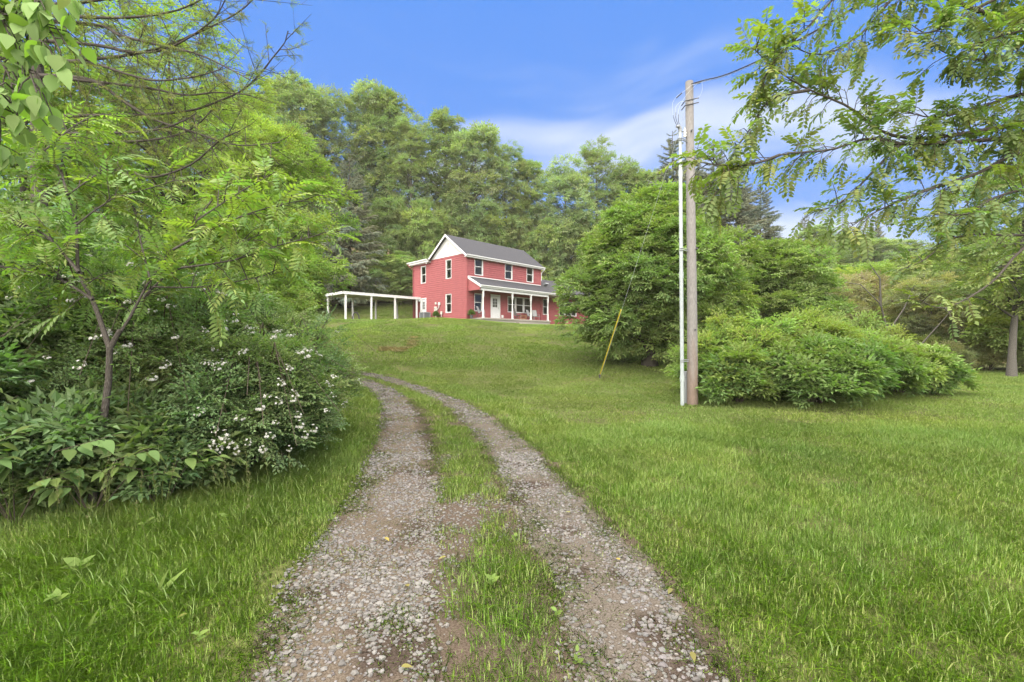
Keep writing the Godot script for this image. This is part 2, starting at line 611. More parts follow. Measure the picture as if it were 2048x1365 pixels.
func grass_clump(seed_: int, blades: int, radius: float, h: float, w: float, lean := 0.5, segs := 3) -> ArrayMesh:
	rng.seed = seed_
	var mb := MB.new()
	for k in blades:
		var a := R(0, TAU)
		var r := radius * sqrt(R(0, 1))
		var base := Vector3(cos(a) * r, -0.01, sin(a) * r)
		var hh := h * R(0.45, 1.15)
		var b := R(0, TAU)
		var out := Vector3(cos(b), 0, sin(b))
		var side := Vector3(-out.z, 0, out.x).rotated(Vector3.UP, R(-0.6, 0.6)) * w * R(0.7, 1.2) * 0.5
		var ln := R(0.1, lean) + (0.5 * lean if R(0, 1) < 0.2 else 0.0)
		var g := R(0.84, 1.16)
		mb.col = Color(g * R(0.92, 1.08), g, g * R(0.85, 1.1))
		if R(0, 1) < 0.025:
			mb.col = Color(1.5, 1.15, 1.5)
		var kk := mb.v.size()
		for i in segs + 1:
			var t := float(i) / segs
			var p := base + Vector3.UP * hh * (t - 0.22 * ln * t * t) + out * hh * ln * t * t
			var ww := side * (1.0 - t * t * 0.95)
			var nn := (out * 0.7 + Vector3.UP * (0.5 + 0.5 * ln)).normalized()
			mb.v.append(p - ww); mb.v.append(p + ww)
			mb.n.append(nn); mb.n.append(nn)
			mb.c.append(mb.col); mb.c.append(mb.col)
		for i in segs:
			var q := kk + i * 2
			mb.ix.append(q); mb.ix.append(q + 1); mb.ix.append(q + 3)
			mb.ix.append(q); mb.ix.append(q + 3); mb.ix.append(q + 2)
	return mb.mesh(M.grass, true)

func grass_tint(x: float, d: float) -> Color:
	var n := noise.get_noise_2d(x * 5.0, d * 5.0) * 0.6 + noise_fine.get_noise_2d(x * 2.0, d * 2.0) * 0.4
	var c := Color(0.315, 0.415, 0.135).lerp(Color(0.425, 0.49, 0.17), clampf(0.5 + n * 1.2, 0.0, 1.0))
	return shade(c, 0.14)

func build_grass() -> void:
	var o := thing("grass", Vector3.ZERO, "mown green lawn grass growing over the slope and beside the drive", "grass")
	o.set_meta("kind", "stuff")
	# small tufts beside and between the tracks, wide patches elsewhere, coarser with distance
	var meshes := []
	for k in 3: meshes.append(grass_clump(200 + k, 46, 0.11, 0.062, 0.0040, 1.2))
	meshes.append(grass_clump(230, 30, 0.10, 0.15, 0.0050, 1.3))
	for k in 4: meshes.append(grass_clump(240 + k, 1700, 0.42, 0.054, 0.0040, 1.5))
	for k in 4: meshes.append(grass_clump(250 + k, 2200, 0.80, 0.054, 0.0070, 1.4, 2))
	for k in 4: meshes.append(grass_clump(260 + k, 3000, 1.75, 0.062, 0.019, 1.4, 2))
	rng.seed = 77
	var xf := []
	var tint := []
	for m in meshes:
		xf.append([]); tint.append([])
	# wide patches on a shaken grid
	for lod in 3:
		var cell := [0.44, 0.85, 1.8][lod] as float
		var d := [0.9, 7.6, 19.0][lod] as float
		var to := [8.0, 20.0, 62.0][lod] as float
		while d < to:
			var reach := 1.22 * d + 1.5
			var x := -reach if d < 20.0 else -minf(reach, 26.0)
			var hi := minf(reach, 30.0) if d < 20.0 else minf(reach, 24.0)
			while x < hi:
				var px := x + R(-0.45, 0.45) * cell
				var pd := d + R(-0.45, 0.45) * cell
				x += cell
				if pd > forest_edge(px) + 3.0: continue
				if lod == 0 and absf(px - (track(pd, false) + track(pd, true)) * 0.5) < track_half(pd, false) + 0.72 + 0.42: continue
				if lod == 1 and pd < 20.2 and nearest_track(px, pd) < 1.15: continue
				var e := 0.3
				var up := Vector3(ground_y(px - e, pd) - ground_y(px + e, pd), 2.0 * e, ground_y(px, pd + e) - ground_y(px, pd - e)).normalized()
				var lush := noise.get_noise_2d(px * 9.0 + 100.0, pd * 9.0)
				var h := R(0.85, 1.2) * (1.0 + 0.7 * maxf(lush, -0.3))
				if lod == 0: h *= 1.25 if px > 0.0 else 1.5
				var side := Vector3.RIGHT.rotated(Vector3.UP, R(0, TAU))
				side = (side - up * side.dot(up)).normalized()
				xf[4 + lod * 4 + rng.randi() % 4].append(Transform3D(Basis(side, up * h, side.cross(up)), on_ground(px, pd)))
				tint_for(xf, tint, grass_tint(px, pd))
			d += cell
	# tufts near the tracks
	var d := 0.8
	while d < 20.2:
		var step := 0.15
		var dens := 190.0 if d < 8.0 else 70.0
		var mx0 := (track(d, false) + track(d, true)) * 0.5
		var half := track_half(d, false) + 0.72 + 0.75 + (0.0 if d < 8.0 else 1.0) * track_half(d, true)
		for k in int(dens * step * half * 2.0):
			var x := mx0 + R(-half, half)
			var dd := d + R(0, step)
			var t := in_track(x, dd)
			var size := R(0.75, 1.25)
			if t > -0.35:
				var wob := 0.75 * noise_fine.get_noise_2d(x * 6.0, dd * 6.0) + R(-0.22, 0.22)
				var grown := smoothstep(4.0, 12.0, dd) * 0.12
				if t + wob > 0.20:
					if R(0, 1) > (0.09 if x < mx0 else 0.12 + 0.5 * smoothstep(0.8, 0.15, t)) + grown + (0.30 if noise_fine.get_noise_2d(x * 3.0 + 50.0, dd * 3.0) > 0.28 else 0.0): continue
					size *= R(0.3, 0.6)
				else:
					size *= lerpf(1.0, 0.55, smoothstep(-0.3, 0.1, t))
			# the strip between the tracks breaks up near by
			var mx := (track(dd, false) + track(dd, true)) * 0.5
			if absf(x - mx) < 0.45 and dd < 5.0 and t < 0.1:
				if noise_fine.get_noise_2d(x * 4.5 + 20.0, dd * 2.2) > 0.08:
					if R(0, 1) > 0.16: continue
				else:
					size *= R(0.9, 1.5)
			var slot := rng.randi() % 3
			if t < -0.2 and R(0, 1) < 0.06: slot = 3
			xf[slot].append(Transform3D(Basis(Vector3.UP, R(0, TAU)).scaled(Vector3(1.0, size, 1.0) * R(0.85, 1.2) * (1.0 if d < 8.0 else 1.35)), on_ground(x, dd)))
			tint[slot].append(grass_tint(x, dd))
		d += step
	# longer grass along the thicket and dotted over the near lawn
	for k in 2600:
		var dd := R(1.6, 7.5)
		var x := track(dd, false) - R(0.9, 2.6) if k % 3 > 0 else R(1.5, 1.0 + dd)
		if k % 3 == 0 and R(0, 1) < 0.45: continue
		xf[3].append(Transform3D(Basis(Vector3.UP, R(0, TAU)).scaled(Vector3(1.0, R(0.6, 1.2), 1.0)), on_ground(x, dd)))
		tint[3].append(grass_tint(x, dd))
	for k in meshes.size():
		many(meshes[k], "tuft", o, xf[k], tint[k])

func nearest_track(x: float, d: float) -> float:
	var best := 99.0
	for k in 9:
		var q := clampf(d - 2.0 + k * 0.5, TD[0], TD[-1])
		for right in [false, true]:
			best = minf(best, Vector2(x - track(q, right), d - q).length())
	return best - 0.40

func tint_for(xf: Array, tint: Array, c: Color) -> void:
	for k in xf.size():
		if tint[k].size() < xf[k].size(): tint[k].append(c)

# ---------------------------------------------------------------- house
# clapboards on a wall: o its lower left corner seen from outside, u along it, nrm outwards; openings as [x0, y0, x1, y1]
func clap(mb: MB, inner: MB, o: Vector3, u: Vector3, nrm: Vector3, w: float, y0: float, y1: float, openings: Array, course := 0.19, lip := 0.042) -> void:
	var y := y0
	while y < y1 - 0.001:
		var yt := minf(y + course, y1)
		var cuts := [y, yt]
		for p in openings:
			for e in [p[1], p[3]]:
				if e > y + 0.002 and e < yt - 0.002: cuts.append(e)
		cuts.sort()
		for k in cuts.size() - 1:
			var a: float = cuts[k]
			var b: float = cuts[k + 1]
			var m := (a + b) * 0.5
			var spans := [[0.0, w]]
			for p in openings:
				if m < p[1] or m > p[3]: continue
				var next := []
				for s in spans:
					if p[2] <= s[0] or p[0] >= s[1]:
						next.append(s)
						continue
					if p[0] > s[0]: next.append([s[0], p[0]])
					if p[2] < s[1]: next.append([p[2], s[1]])
				spans = next
			var oa := lip * (1.0 - (a - y) / course)
			var ob := lip * (1.0 - (b - y) / course)
			for s in spans:
				var p0: Vector3 = o + u * s[0]
				var p1: Vector3 = o + u * s[1]
				mb.quad(p0 + Vector3.UP * a + nrm * oa, p1 + Vector3.UP * a + nrm * oa, p1 + Vector3.UP * b + nrm * ob, p0 + Vector3.UP * b + nrm * ob)
				if k == 0:
					mb.quad(p0 + Vector3.UP * a, p1 + Vector3.UP * a, p1 + Vector3.UP * a + nrm * oa, p0 + Vector3.UP * a + nrm * oa)
				if inner:
					var q := -nrm * 0.14
					inner.quad(p1 + Vector3.UP * a + q, p0 + Vector3.UP * a + q, p0 + Vector3.UP * b + q, p1 + Vector3.UP * b + q)
		y = yt

# a double-hung window filling the opening: frame proud of the wall, two sashes, panes
func window(h: Node3D, o: Vector3, u: Vector3, nrm: Vector3, op: Array, called := "window") -> void:
	var bs := Basis(u, Vector3.UP, nrm)
	var w: float = op[2] - op[0]
	var hh: float = op[3] - op[1]
	var c: Vector3 = o + u * (op[0] + w * 0.5) + Vector3.UP * (op[1] + hh * 0.5)
	var win := Node3D.new()
	win.name = called
	h.add_child(win, true)
	win.transform = Transform3D(bs, c)
	var f := MB.new()
	var t := 0.052
	for s in [-1.0, 1.0]:
		f.box(Vector3(s * (w * 0.5 + 0.005), 0, -0.025), Vector3(t, hh + t * 1.2, 0.13))
	f.box(Vector3(0, hh * 0.5 + 0.005, -0.025), Vector3(w - t + 0.006, t, 0.126))
	f.box(Vector3(0, -hh * 0.5 - 0.005, -0.02), Vector3(w - t + 0.006, t, 0.15))
	part(f.mesh(M.white), "frame", win)
	var iw := w - t
	for k in 2:
		var sgn := 1.0 if k == 0 else -1.0
		var z := -0.030 if k == 0 else -0.062
		var m := MB.new()
		var ch := hh * 0.5 - t * 0.5
		var cy := sgn * ch * 0.5
		var r := 0.032
		m.box(Vector3(0, cy + ch * 0.5 - r * 0.5, z), Vector3(iw, r, 0.03))
		m.box(Vector3(0, cy - ch * 0.5 + r * 0.5, z), Vector3(iw, r, 0.03))
		for s in [-1.0, 1.0]:
			m.box(Vector3(s * (iw * 0.5 - r * 0.5), cy, z), Vector3(r, ch - 2.0 * r, 0.03))
		part(m.mesh(M.white), "sash", win)
		var g := MB.new()
		g.quad(Vector3(-iw * 0.5 + r, cy - ch * 0.5 + r, z), Vector3(iw * 0.5 - r, cy - ch * 0.5 + r, z), Vector3(iw * 0.5 - r, cy + ch * 0.5 - r, z), Vector3(-iw * 0.5 + r, cy + ch * 0.5 - r, z))
		part(g.mesh(M.glass), "pane", win)

# a white door with a nine-pane light in its upper half
func door(h: Node3D, o: Vector3, u: Vector3, nrm: Vector3, op: Array, called: String, knob_side: float) -> void:
	var bs := Basis(u, Vector3.UP, nrm)
	var w: float = op[2] - op[0]
	var hh: float = op[3] - op[1]
	var dr := Node3D.new()
	dr.name = called
	h.add_child(dr, true)
	dr.transform = Transform3D(bs, o + u * (op[0] + w * 0.5) + Vector3.UP * op[1])
	var f := MB.new()
	var t := 0.11
	for s in [-1.0, 1.0]:
		f.box(Vector3(s * (w * 0.5 - 0.02), hh * 0.5 + 0.02, -0.03), Vector3(t, hh + 0.08, 0.14))
	f.box(Vector3(0, hh - 0.01, -0.03), Vector3(w - t - 0.036, t, 0.136))
	f.box(Vector3(0, 0.015, -0.02), Vector3(w - t - 0.036, 0.03, 0.15))
	part(f.mesh(M.white), "door_frame", dr)
	var iw := w - 0.155
	var ih := hh - 0.095
	var gx := iw * 0.29
	var g0 := ih * 0.52
	var g1 := ih * 0.90
	var p := MB.new()
	var z := -0.055
	p.box(Vector3(0, 0.03 + (g0 - 0.03) * 0.5, z), Vector3(iw, g0 - 0.03, 0.045))
	p.box(Vector3(0, (g1 + ih) * 0.5, z), Vector3(iw, ih - g1, 0.045))
	for s in [-1.0, 1.0]:
		p.box(Vector3(s * (iw * 0.5 + gx) * 0.5, (g0 + g1) * 0.5, z), Vector3(iw * 0.5 - gx, g1 - g0, 0.045))
		# two raised panels below the light
		p.box(Vector3(s * iw * 0.21, ih * 0.27, z + 0.024), Vector3(iw * 0.30, ih * 0.36, 0.014))
	part(p.mesh(M.white), "door_panel", dr)
	var b := MB.new()
	for k in 2:
		b.box(Vector3(lerpf(-gx, gx, (k + 1) / 3.0), (g0 + g1) * 0.5, z), Vector3(0.028, g1 - g0, 0.03))
		b.box(Vector3(0, lerpf(g0, g1, (k + 1) / 3.0), z), Vector3(gx * 2.0, 0.028, 0.026))
	part(b.mesh(M.white), "glazing_bar", dr)
	for i in 3:
		for j in 3:
			var g := MB.new()
			var x0 := lerpf(-gx, gx, i / 3.0)
			var x1 := lerpf(-gx, gx, (i + 1) / 3.0)
			var y0 := lerpf(g0, g1, j / 3.0)
			var y1 := lerpf(g0, g1, (j + 1) / 3.0)
			g.quad(Vector3(x0, y0, z), Vector3(x1, y0, z), Vector3(x1, y1, z), Vector3(x0, y1, z))
			part(g.mesh(M.glass), "pane", dr)
	var kn := MB.new()
	var kx := knob_side * (iw * 0.5 - 0.075)
	kn.tube([Vector3(kx, ih * 0.46, z + 0.02), Vector3(kx, ih * 0.46, z + 0.05), Vector3(kx, ih * 0.46, z + 0.06), Vector3(kx, ih * 0.46, z + 0.09)], [0.03, 0.012, 0.03, 0.024], 10)
	part(kn.mesh(M.chrome), "door_handle", dr)
	kn = MB.new()
	kn.tube([Vector3(kx, ih * 0.53, z + 0.02), Vector3(kx, ih * 0.53, z + 0.045)], [0.028, 0.024], 10)
	part(kn.mesh(M.chrome), "door_lock", dr)

func build_house() -> Node3D:
	var h := thing("farmhouse", Vector3((933.0 - 1024.0) / FOCAL * 40.0, HOUSE_Y, -40.0), "red clapboard two storey farmhouse with white trim and front porch", "house")
	h.rotation.y = deg_to_rad(45.5)
	var X := Vector3.RIGHT
	var Z := Vector3.BACK
	var L := 9.92
	var W := 18.7
	var B := 8.3
	var up := [[0.95, 4.25, 1.90, 5.76], [4.74, 4.25, 5.70, 5.76], [7.80, 4.25, 8.74, 5.76]]
	var lo := [[0.92, 1.0, 1.82, 2.56]]
	var tri3 := [[5.12, 1.1, 6.18, 2.58], [6.26, 1.1, 7.34, 2.58], [7.42, 1.1, 8.48, 2.58]]
	var fdoor := [2.90, 0.34, 4.06, 2.58]
	var wing := [[10.30, 1.08, 11.10, 2.68], [13.0, 1.1, 13.95, 2.60], [14.03, 1.1, 15.05, 2.60], [15.13, 1.1, 16.08, 2.60]]
	var side := [[1.36, 3.97, 2.16, 5.62], [5.38, 4.05, 6.16, 5.76], [5.36, 0.92, 6.16, 2.58]]
	var sdoor := [1.26, 0.36, 2.22, 2.46]
	var inner := MB.new()
	# front wall, gable wall (its left end is the back corner), wing wall, hidden walls
	var m := MB.new()
	clap(m, inner, Vector3.ZERO, X, Z, L, -0.35, 6.0, up + lo + tri3 + [fdoor])
	part(m.mesh(M.siding), "front_wall", h)
	m = MB.new()
	clap(m, inner, Vector3(0, 0, -B), Z, -X, B, -0.35, 6.06, side + [sdoor])
	part(m.mesh(M.siding), "gable_wall", h)
	m = MB.new()
	clap(m, inner, Vector3(L, 0, 0.0), X, Z, W - L, -0.55, 3.3, shifted(wing, -L))
	part(m.mesh(M.siding), "wing_wall", h)
	m = MB.new()
	clap(m, inner, Vector3(W, 0, 0), -Z, X, 5.2, -0.6, 4.2, [])
	clap(m, inner, Vector3(W, 0, -5.2), -X, -Z, W - L, -0.35, 3.3, [])
	clap(m, inner, Vector3(L, 0, 0), -Z, X, B, -0.35, 6.0, [])
	clap(m, inner, Vector3(L, 0, -B), -X, -Z, L, -0.35, 6.0, [])
	part(m.mesh(M.siding), "back_wall", h)
	part(inner.mesh(M.interior), "inner_wall", h)
	m = MB.new()
	m.span(Vector3(0.15, 0.26, -0.15), Vector3(L - 0.15, 0.33, -B + 0.15))
	m.span(Vector3(0.15, 2.85, -0.15), Vector3(L - 0.15, 3.05, -B + 0.15))
	m.span(Vector3(L + 0.15, 0.2, -0.15), Vector3(W - 0.15, 0.3, -5.05))
	part(m.mesh(M.floor_wood), "floor", h)
	m = MB.new()
	m.span(Vector3(0.15, 5.85, -0.15), Vector3(L - 0.15, 5.95, -B + 0.15))
	m.span(Vector3(L + 0.15, 2.9, -0.15), Vector3(W - 0.15, 3.0, -5.05))
	m.span(Vector3(4.4, 0.34, -0.2), Vector3(4.5, 2.84, -6.0))
	m.span(Vector3(3.2, 3.06, -3.6), Vector3(9.6, 5.84, -3.7))
	part(m.mesh(M.interior), "ceiling", h)
	# corner boards
	for q in [[Vector3(-0.04, -0.35, -0.09), Vector3(0.09, 6.0, 0.04)], [Vector3(L - 0.08, 4.0, -0.07), Vector3(L + 0.04, 5.95, 0.04)], [Vector3(-0.04, -0.35, -B - 0.04), Vector3(0.08, 6.0, -B + 0.09)]]:
		m = MB.new()
		m.span(q[0], q[1])
		part(m.mesh(M.siding), "corner_board", h)
	for p in up + lo + tri3: window(h, Vector3.ZERO, X, Z, p)
	for p in wing: window(h, Vector3.ZERO, X, Z, p)
	for p in side: window(h, Vector3(0, 0, -B), Z, -X, p)
	door(h, Vector3.ZERO, X, Z, fdoor, "front_door", 1.0)
	door(h, Vector3(0, 0, -B), Z, -X, sdoor, "side_door", -1.0)
	# main roof: ridge along the front
	var yr := 8.08
	var mid := -2.65
	var pitch := 0.74
	var oh := 0.34
	m = MB.new()
	var x0 := -0.30
	var x1 := L + 0.28
	m.slab(Vector3(x0, yr - pitch * (oh - mid), oh), Vector3(x1, yr - pitch * (oh - mid), oh), Vector3(x1, yr, mid), Vector3(x0, yr, mid), 0.10)
	m.slab(Vector3(x1, yr - pitch * (oh - mid), 2 * mid - oh), Vector3(x0, yr - pitch * (oh - mid), 2 * mid - oh), Vector3(x0, yr, mid), Vector3(x1, yr, mid), 0.10)
	# back wing: ridge from front to back
	m.slab(Vector3(-0.42, 6.10, -B - 0.3), Vector3(-0.42, 6.10, -5.2), Vector3(5.0, 7.95, -3.2), Vector3(5.0, 7.95, -B - 0.3), 0.10)
	m.slab(Vector3(L + 0.4, 6.10, -5.2), Vector3(L + 0.4, 6.10, -B - 0.3), Vector3(5.0, 7.95, -B - 0.3), Vector3(5.0, 7.95, -3.2), 0.10)
	part(m.mesh(M.shingle), "roof", h)
	# porch roof and wing roof share one slope
	m = MB.new()
	var ez := 1.65
	var ey := 3.12
	var k := 0.535
	m.slab(Vector3(0.12, ey, ez), Vector3(L, ey, ez), Vector3(L, ey + k * ez, 0.0), Vector3(0.12, ey + k * ez, 0.0), 0.09)
	m.slab(Vector3(L, ey, ez), Vector3(W + 0.35, ey, ez), Vector3(W + 0.35, ey + k * (ez + 2.1), -2.1), Vector3(L, ey + k * (ez + 2.1), -2.1), 0.09)
	m.slab(Vector3(W + 0.35, ey, -5.85), Vector3(L, ey, -5.85), Vector3(L, ey + k * 3.75, -2.1), Vector3(W + 0.35, ey + k * 3.75, -2.1), 0.09)
	part(m.mesh(M.shingle), "porch_roof", h)
	# skylight or vent hood low on the wing roof
	m = MB.new()
	var vb := Basis(X, -atan(k))
	m.box(Vector3(10.75, ey + k * (ez + 0.15) + 0.06, -0.15), Vector3(0.55, 0.14, 0.75), vb)
	part(m.mesh(M.grey_metal), "roof_vent", h)
	# white gable triangle with boards, a small emblem-shaped vent on it
	m = MB.new()
	var gy := 6.06
	while gy < yr - 0.3:
		var y2 := minf(gy + 0.12, yr - 0.28)
		var ha := (yr - 0.06 - gy) / pitch
		var hb := (yr - 0.06 - y2) / pitch
		m.quad(Vector3(-0.050, gy, mid - ha), Vector3(-0.050, gy, mid + ha), Vector3(-0.034, y2, mid + hb), Vector3(-0.034, y2, mid - hb))
		m.quad(Vector3(-0.034, gy, mid - ha), Vector3(-0.034, gy, mid + ha), Vector3(-0.050, gy, mid + ha), Vector3(-0.050, gy, mid - ha))
		gy = y2
	m.tri(Vector3(-0.04, gy, mid - (yr - 0.06 - gy) / pitch), Vector3(-0.04, gy, mid + (yr - 0.06 - gy) / pitch), Vector3(-0.04, yr - 0.06, mid))
	part(m.mesh(M.white), "gable_panel", h)
	m = MB.new()
	m.box(Vector3(-0.065, 7.12, mid + 0.05), Vector3(0.03, 0.42, 0.10))
	m.box(Vector3(-0.062, 7.22, mid + 0.05), Vector3(0.024, 0.09, 0.30))
	part(m.mesh(M.cream), "gable_vent", h)
	# rake boards, fascias, soffits, gutters
	m = MB.new()
	for s in [1.0, -1.0]:
		var e := Vector3(-0.33, yr - pitch * (oh - mid), mid + s * (oh - mid))
		var r := Vector3(-0.33, yr, mid)
		var dn := Vector3(0, -0.20, 0)
		var th := Vector3(-0.04, 0, 0)
		for a in [[e + th, r + th], [r, e]]:
			if s > 0: m.quad(a[0] + dn, a[0], a[1], a[1] + dn)
			else: m.quad(a[0], a[0] + dn, a[1] + dn, a[1])
		m.quad(e + dn, e + dn + th, r + dn + th, r + dn)
		m.quad(e, r, r + th, e + th)
		m.quad(e + dn, e, e + th, e + dn + th)
		# soffit under the rake
		m.quad(e + dn * 0.6, r + dn * 0.6, r + dn * 0.6 + X * 0.33, e + dn * 0.6 + X * 0.33)
	part(m.mesh(M.white), "rake_board", h)
	m = MB.new()
	var fy := yr - pitch * (oh - mid)
	m.span(Vector3(x0 - 0.04, fy - 0.20, oh - 0.02), Vector3(x1 + 0.02, fy - 0.01, oh + 0.02))
	m.span(Vector3(x0, fy - 0.20, 0.02), Vector3(x1, fy - 0.17, oh - 0.02))
	m.span(Vector3(x1 - 0.02, fy - 0.20, -0.3), Vector3(x1 + 0.02, fy + 0.02, oh - 0.02))
	m.span(Vector3(-0.44, 5.86, -B - 0.34), Vector3(-0.40, 6.09, -5.3))
	m.span(Vector3(-0.40, 5.86, -B - 0.34), Vector3(0.0, 5.90, -5.3))
	m.span(Vector3(0.1, ey - 0.19, ez - 0.02), Vector3(W + 0.35, ey - 0.01, ez + 0.02))
	part(m.mesh(M.white), "fascia", h)
	# gutters: a trough along each eave and a downspout elbow at its end
	for g in [[Vector3(x0, fy - 0.03, oh + 0.06), Vector3(x1, fy - 0.05, oh + 0.06)], [Vector3(-0.50, 6.07, -B - 0.4), Vector3(-0.50, 6.10, -5.35)], [Vector3(0.12, ey - 0.03, ez + 0.06), Vector3(W + 0.3, ey - 0.06, ez + 0.06)]]:
		var gm := MB.new()
		var dirv: Vector3 = (g[1] - g[0]).normalized()
		var outv := Vector3.UP.cross(dirv) if absf(dirv.x) > 0.5 else Vector3(-1, 0, 0)
		if absf(dirv.x) > 0.5: outv = Z
		var prof := [Vector2(-0.045, 0.05), Vector2(-0.045, -0.07), Vector2(0.02, -0.07), Vector2(0.055, -0.02), Vector2(0.06, 0.05), Vector2(0.045, 0.05), Vector2(0.04, -0.01), Vector2(0.015, -0.05), Vector2(-0.03, -0.05), Vector2(-0.03, 0.05)]
		for i in prof.size():
			var a: Vector2 = prof[i]
			var b: Vector2 = prof[(i + 1) % prof.size()]
			gm.quad(g[0] + outv * a.x + Vector3.UP * a.y, g[1] + outv * a.x + Vector3.UP * a.y, g[1] + outv * b.x + Vector3.UP * b.y, g[0] + outv * b.x + Vector3.UP * b.y)
		part(gm.mesh(M.white), "gutter", h)
	var dm := MB.new()
	dm.tube([Vector3(x1 - 0.08, fy - 0.10, oh + 0.06), Vector3(x1 - 0.08, fy - 0.22, oh + 0.05), Vector3(L + 0.05, fy - 0.55, 0.08), Vector3(L + 0.05, 4.5, 0.08)], [0.04, 0.04, 0.04, 0.04], 6)
	part(dm.mesh(M.white), "downspout", h)
	dm = MB.new()
	dm.tube([Vector3(-0.5, 6.0, -B - 0.25), Vector3(-0.48, 5.85, -B - 0.22), Vector3(-0.09, 5.45, -B + 0.06), Vector3(-0.09, 0.0, -B + 0.06)], [0.04, 0.04, 0.04, 0.04], 6)
	part(dm.mesh(M.siding), "downspout", h)
	dm = MB.new()
	dm.tube([Vector3(9.85, 3.0, 0.09), Vector3(9.85, 0.2, 0.09)], [0.035, 0.035], 6)
	part(dm.mesh(M.siding), "downspout", h)
	# porch: end panel under the roof, beam, ceiling, floor, posts
	m = MB.new()
	m.quad(Vector3(0.16, 2.72, 0.02), Vector3(0.16, 2.72, ez - 0.06), Vector3(0.16, ey - 0.06, ez - 0.06), Vector3(0.16, ey + k * ez - 0.12, 0.02))
	m.quad(Vector3(0.26, 2.72, ez - 0.06), Vector3(0.26, 2.72, 0.02), Vector3(0.26, ey + k * ez - 0.14, 0.02), Vector3(0.26, ey - 0.08, ez - 0.06))
	m.quad(Vector3(0.16, 2.72, 0.02), Vector3(0.26, 2.72, 0.02), Vector3(0.26, 2.72, ez - 0.06), Vector3(0.16, 2.72, ez - 0.06))
	part(m.mesh(M.siding), "porch_end_panel", h)
	m = MB.new()
	var rk0 := Vector3(0.10, ey + 0.02, ez + 0.06)
	var rk1 := Vector3(0.10, ey + k * ez + 0.03, 0.02)
	m.quad(rk0 + Vector3(0, -0.2, 0), rk0, rk1, rk1 + Vector3(0, -0.2, 0))
	m.quad(rk0 + Vector3(0, -0.2, 0), rk1 + Vector3(0, -0.2, 0), rk1 + Vector3(0.06, -0.2, 0), rk0 + Vector3(0.06, -0.2, 0))
	m.quad(rk0, rk0 + X * 0.06, rk1 + X * 0.06, rk1)
	m.box(Vector3(0.12, ey - 0.09, ez + 0.08), Vector3(0.07, 0.22, 0.12))
	part(m.mesh(M.white), "porch_rake_board", h)
	m = MB.new()
	m.span(Vector3(0.27, 2.70, 1.34), Vector3(9.40, 2.92, 1.54))
	m.span(Vector3(0.27, 2.925, 0.03), Vector3(W, 2.955, 1.62))
	m.span(Vector3(0.14, ey + k * ez + 0.0, 0.018), Vector3(L, ey + k * ez + 0.07, 0.045))
	part(m.mesh(M.white), "porch_beam", h)
	m = MB.new()
	m.span(Vector3(0.42, -0.35, 0.03), Vector3(9.52, 0.20, 1.60))
	part(m.mesh(M.concrete), "porch_base", h)
	m = MB.new()
	m.span(Vector3(0.36, 0.20, 0.025), Vector3(9.58, 0.33, 1.68))
	part(m.mesh(M.concrete), "porch_floor", h)
	m = MB.new()
	m.span(Vector3(4.6, -0.25, 1.62), Vector3(6.9, 0.05, 2.05))
	part(m.mesh(M.concrete), "porch_step", h)
	for px in [0.66, 4.28, 6.82, 9.36]:
		var p := MB.new()
		p.cbox(Vector3(px, 0.365, 1.45), Vector3(0.19, 0.07, 0.19), 0.008)
		p.cbox(Vector3(px, 0.72, 1.45), Vector3(0.14, 0.64, 0.14), 0.012)
		p.cbox(Vector3(px, 2.40, 1.45), Vector3(0.14, 0.46, 0.14), 0.012)
		p.cbox(Vector3(px, 2.66, 1.45), Vector3(0.18, 0.07, 0.18), 0.008)
		p.lathe(Vector3(px, 0, 1.45), [[0.068, 1.03], [0.068, 1.06], [0.052, 1.10], [0.062, 1.14], [0.062, 1.3], [0.050, 2.02], [0.060, 2.06], [0.050, 2.09], [0.068, 2.13], [0.068, 2.18]], 12)
		part(p.mesh(M.white), "porch_post", h)
	# outlet cover beside the door and a pale fixture by the side door
	m = MB.new()
	m.box(Vector3(4.35, 0.62, 0.05), Vector3(0.24, 0.26, 0.08))
	part(m.mesh(M.white), "outlet_cover", h)
	for s in [0.0, 0.27]:
		m = MB.new()
		m.box(Vector3(-0.05, 2.38 - s * 0.25, -7.33 + s), Vector3(0.08, 0.13, 0.13))
		m.tube([Vector3(-0.09, 2.36 - s * 0.25, -7.33 + s), Vector3(-0.2, 2.30 - s * 0.25, -7.33 + s)], [0.05, 0.09], 10)
		part(m.mesh(M.white), "floodlight", h)
	return h

func shifted(a: Array, dx: float) -> Array:
	var out := []
	for p in a: out.append([p[0] + dx, p[1], p[2] + dx, p[3]])
	return out

# house axes to world
func hw(p: Vector3) -> Vector3:
	var b := Basis(Vector3.UP, deg_to_rad(45.5))
	return Vector3((933.0 - 1024.0) / FOCAL * 40.0, HOUSE_Y, -40.0) + b * p

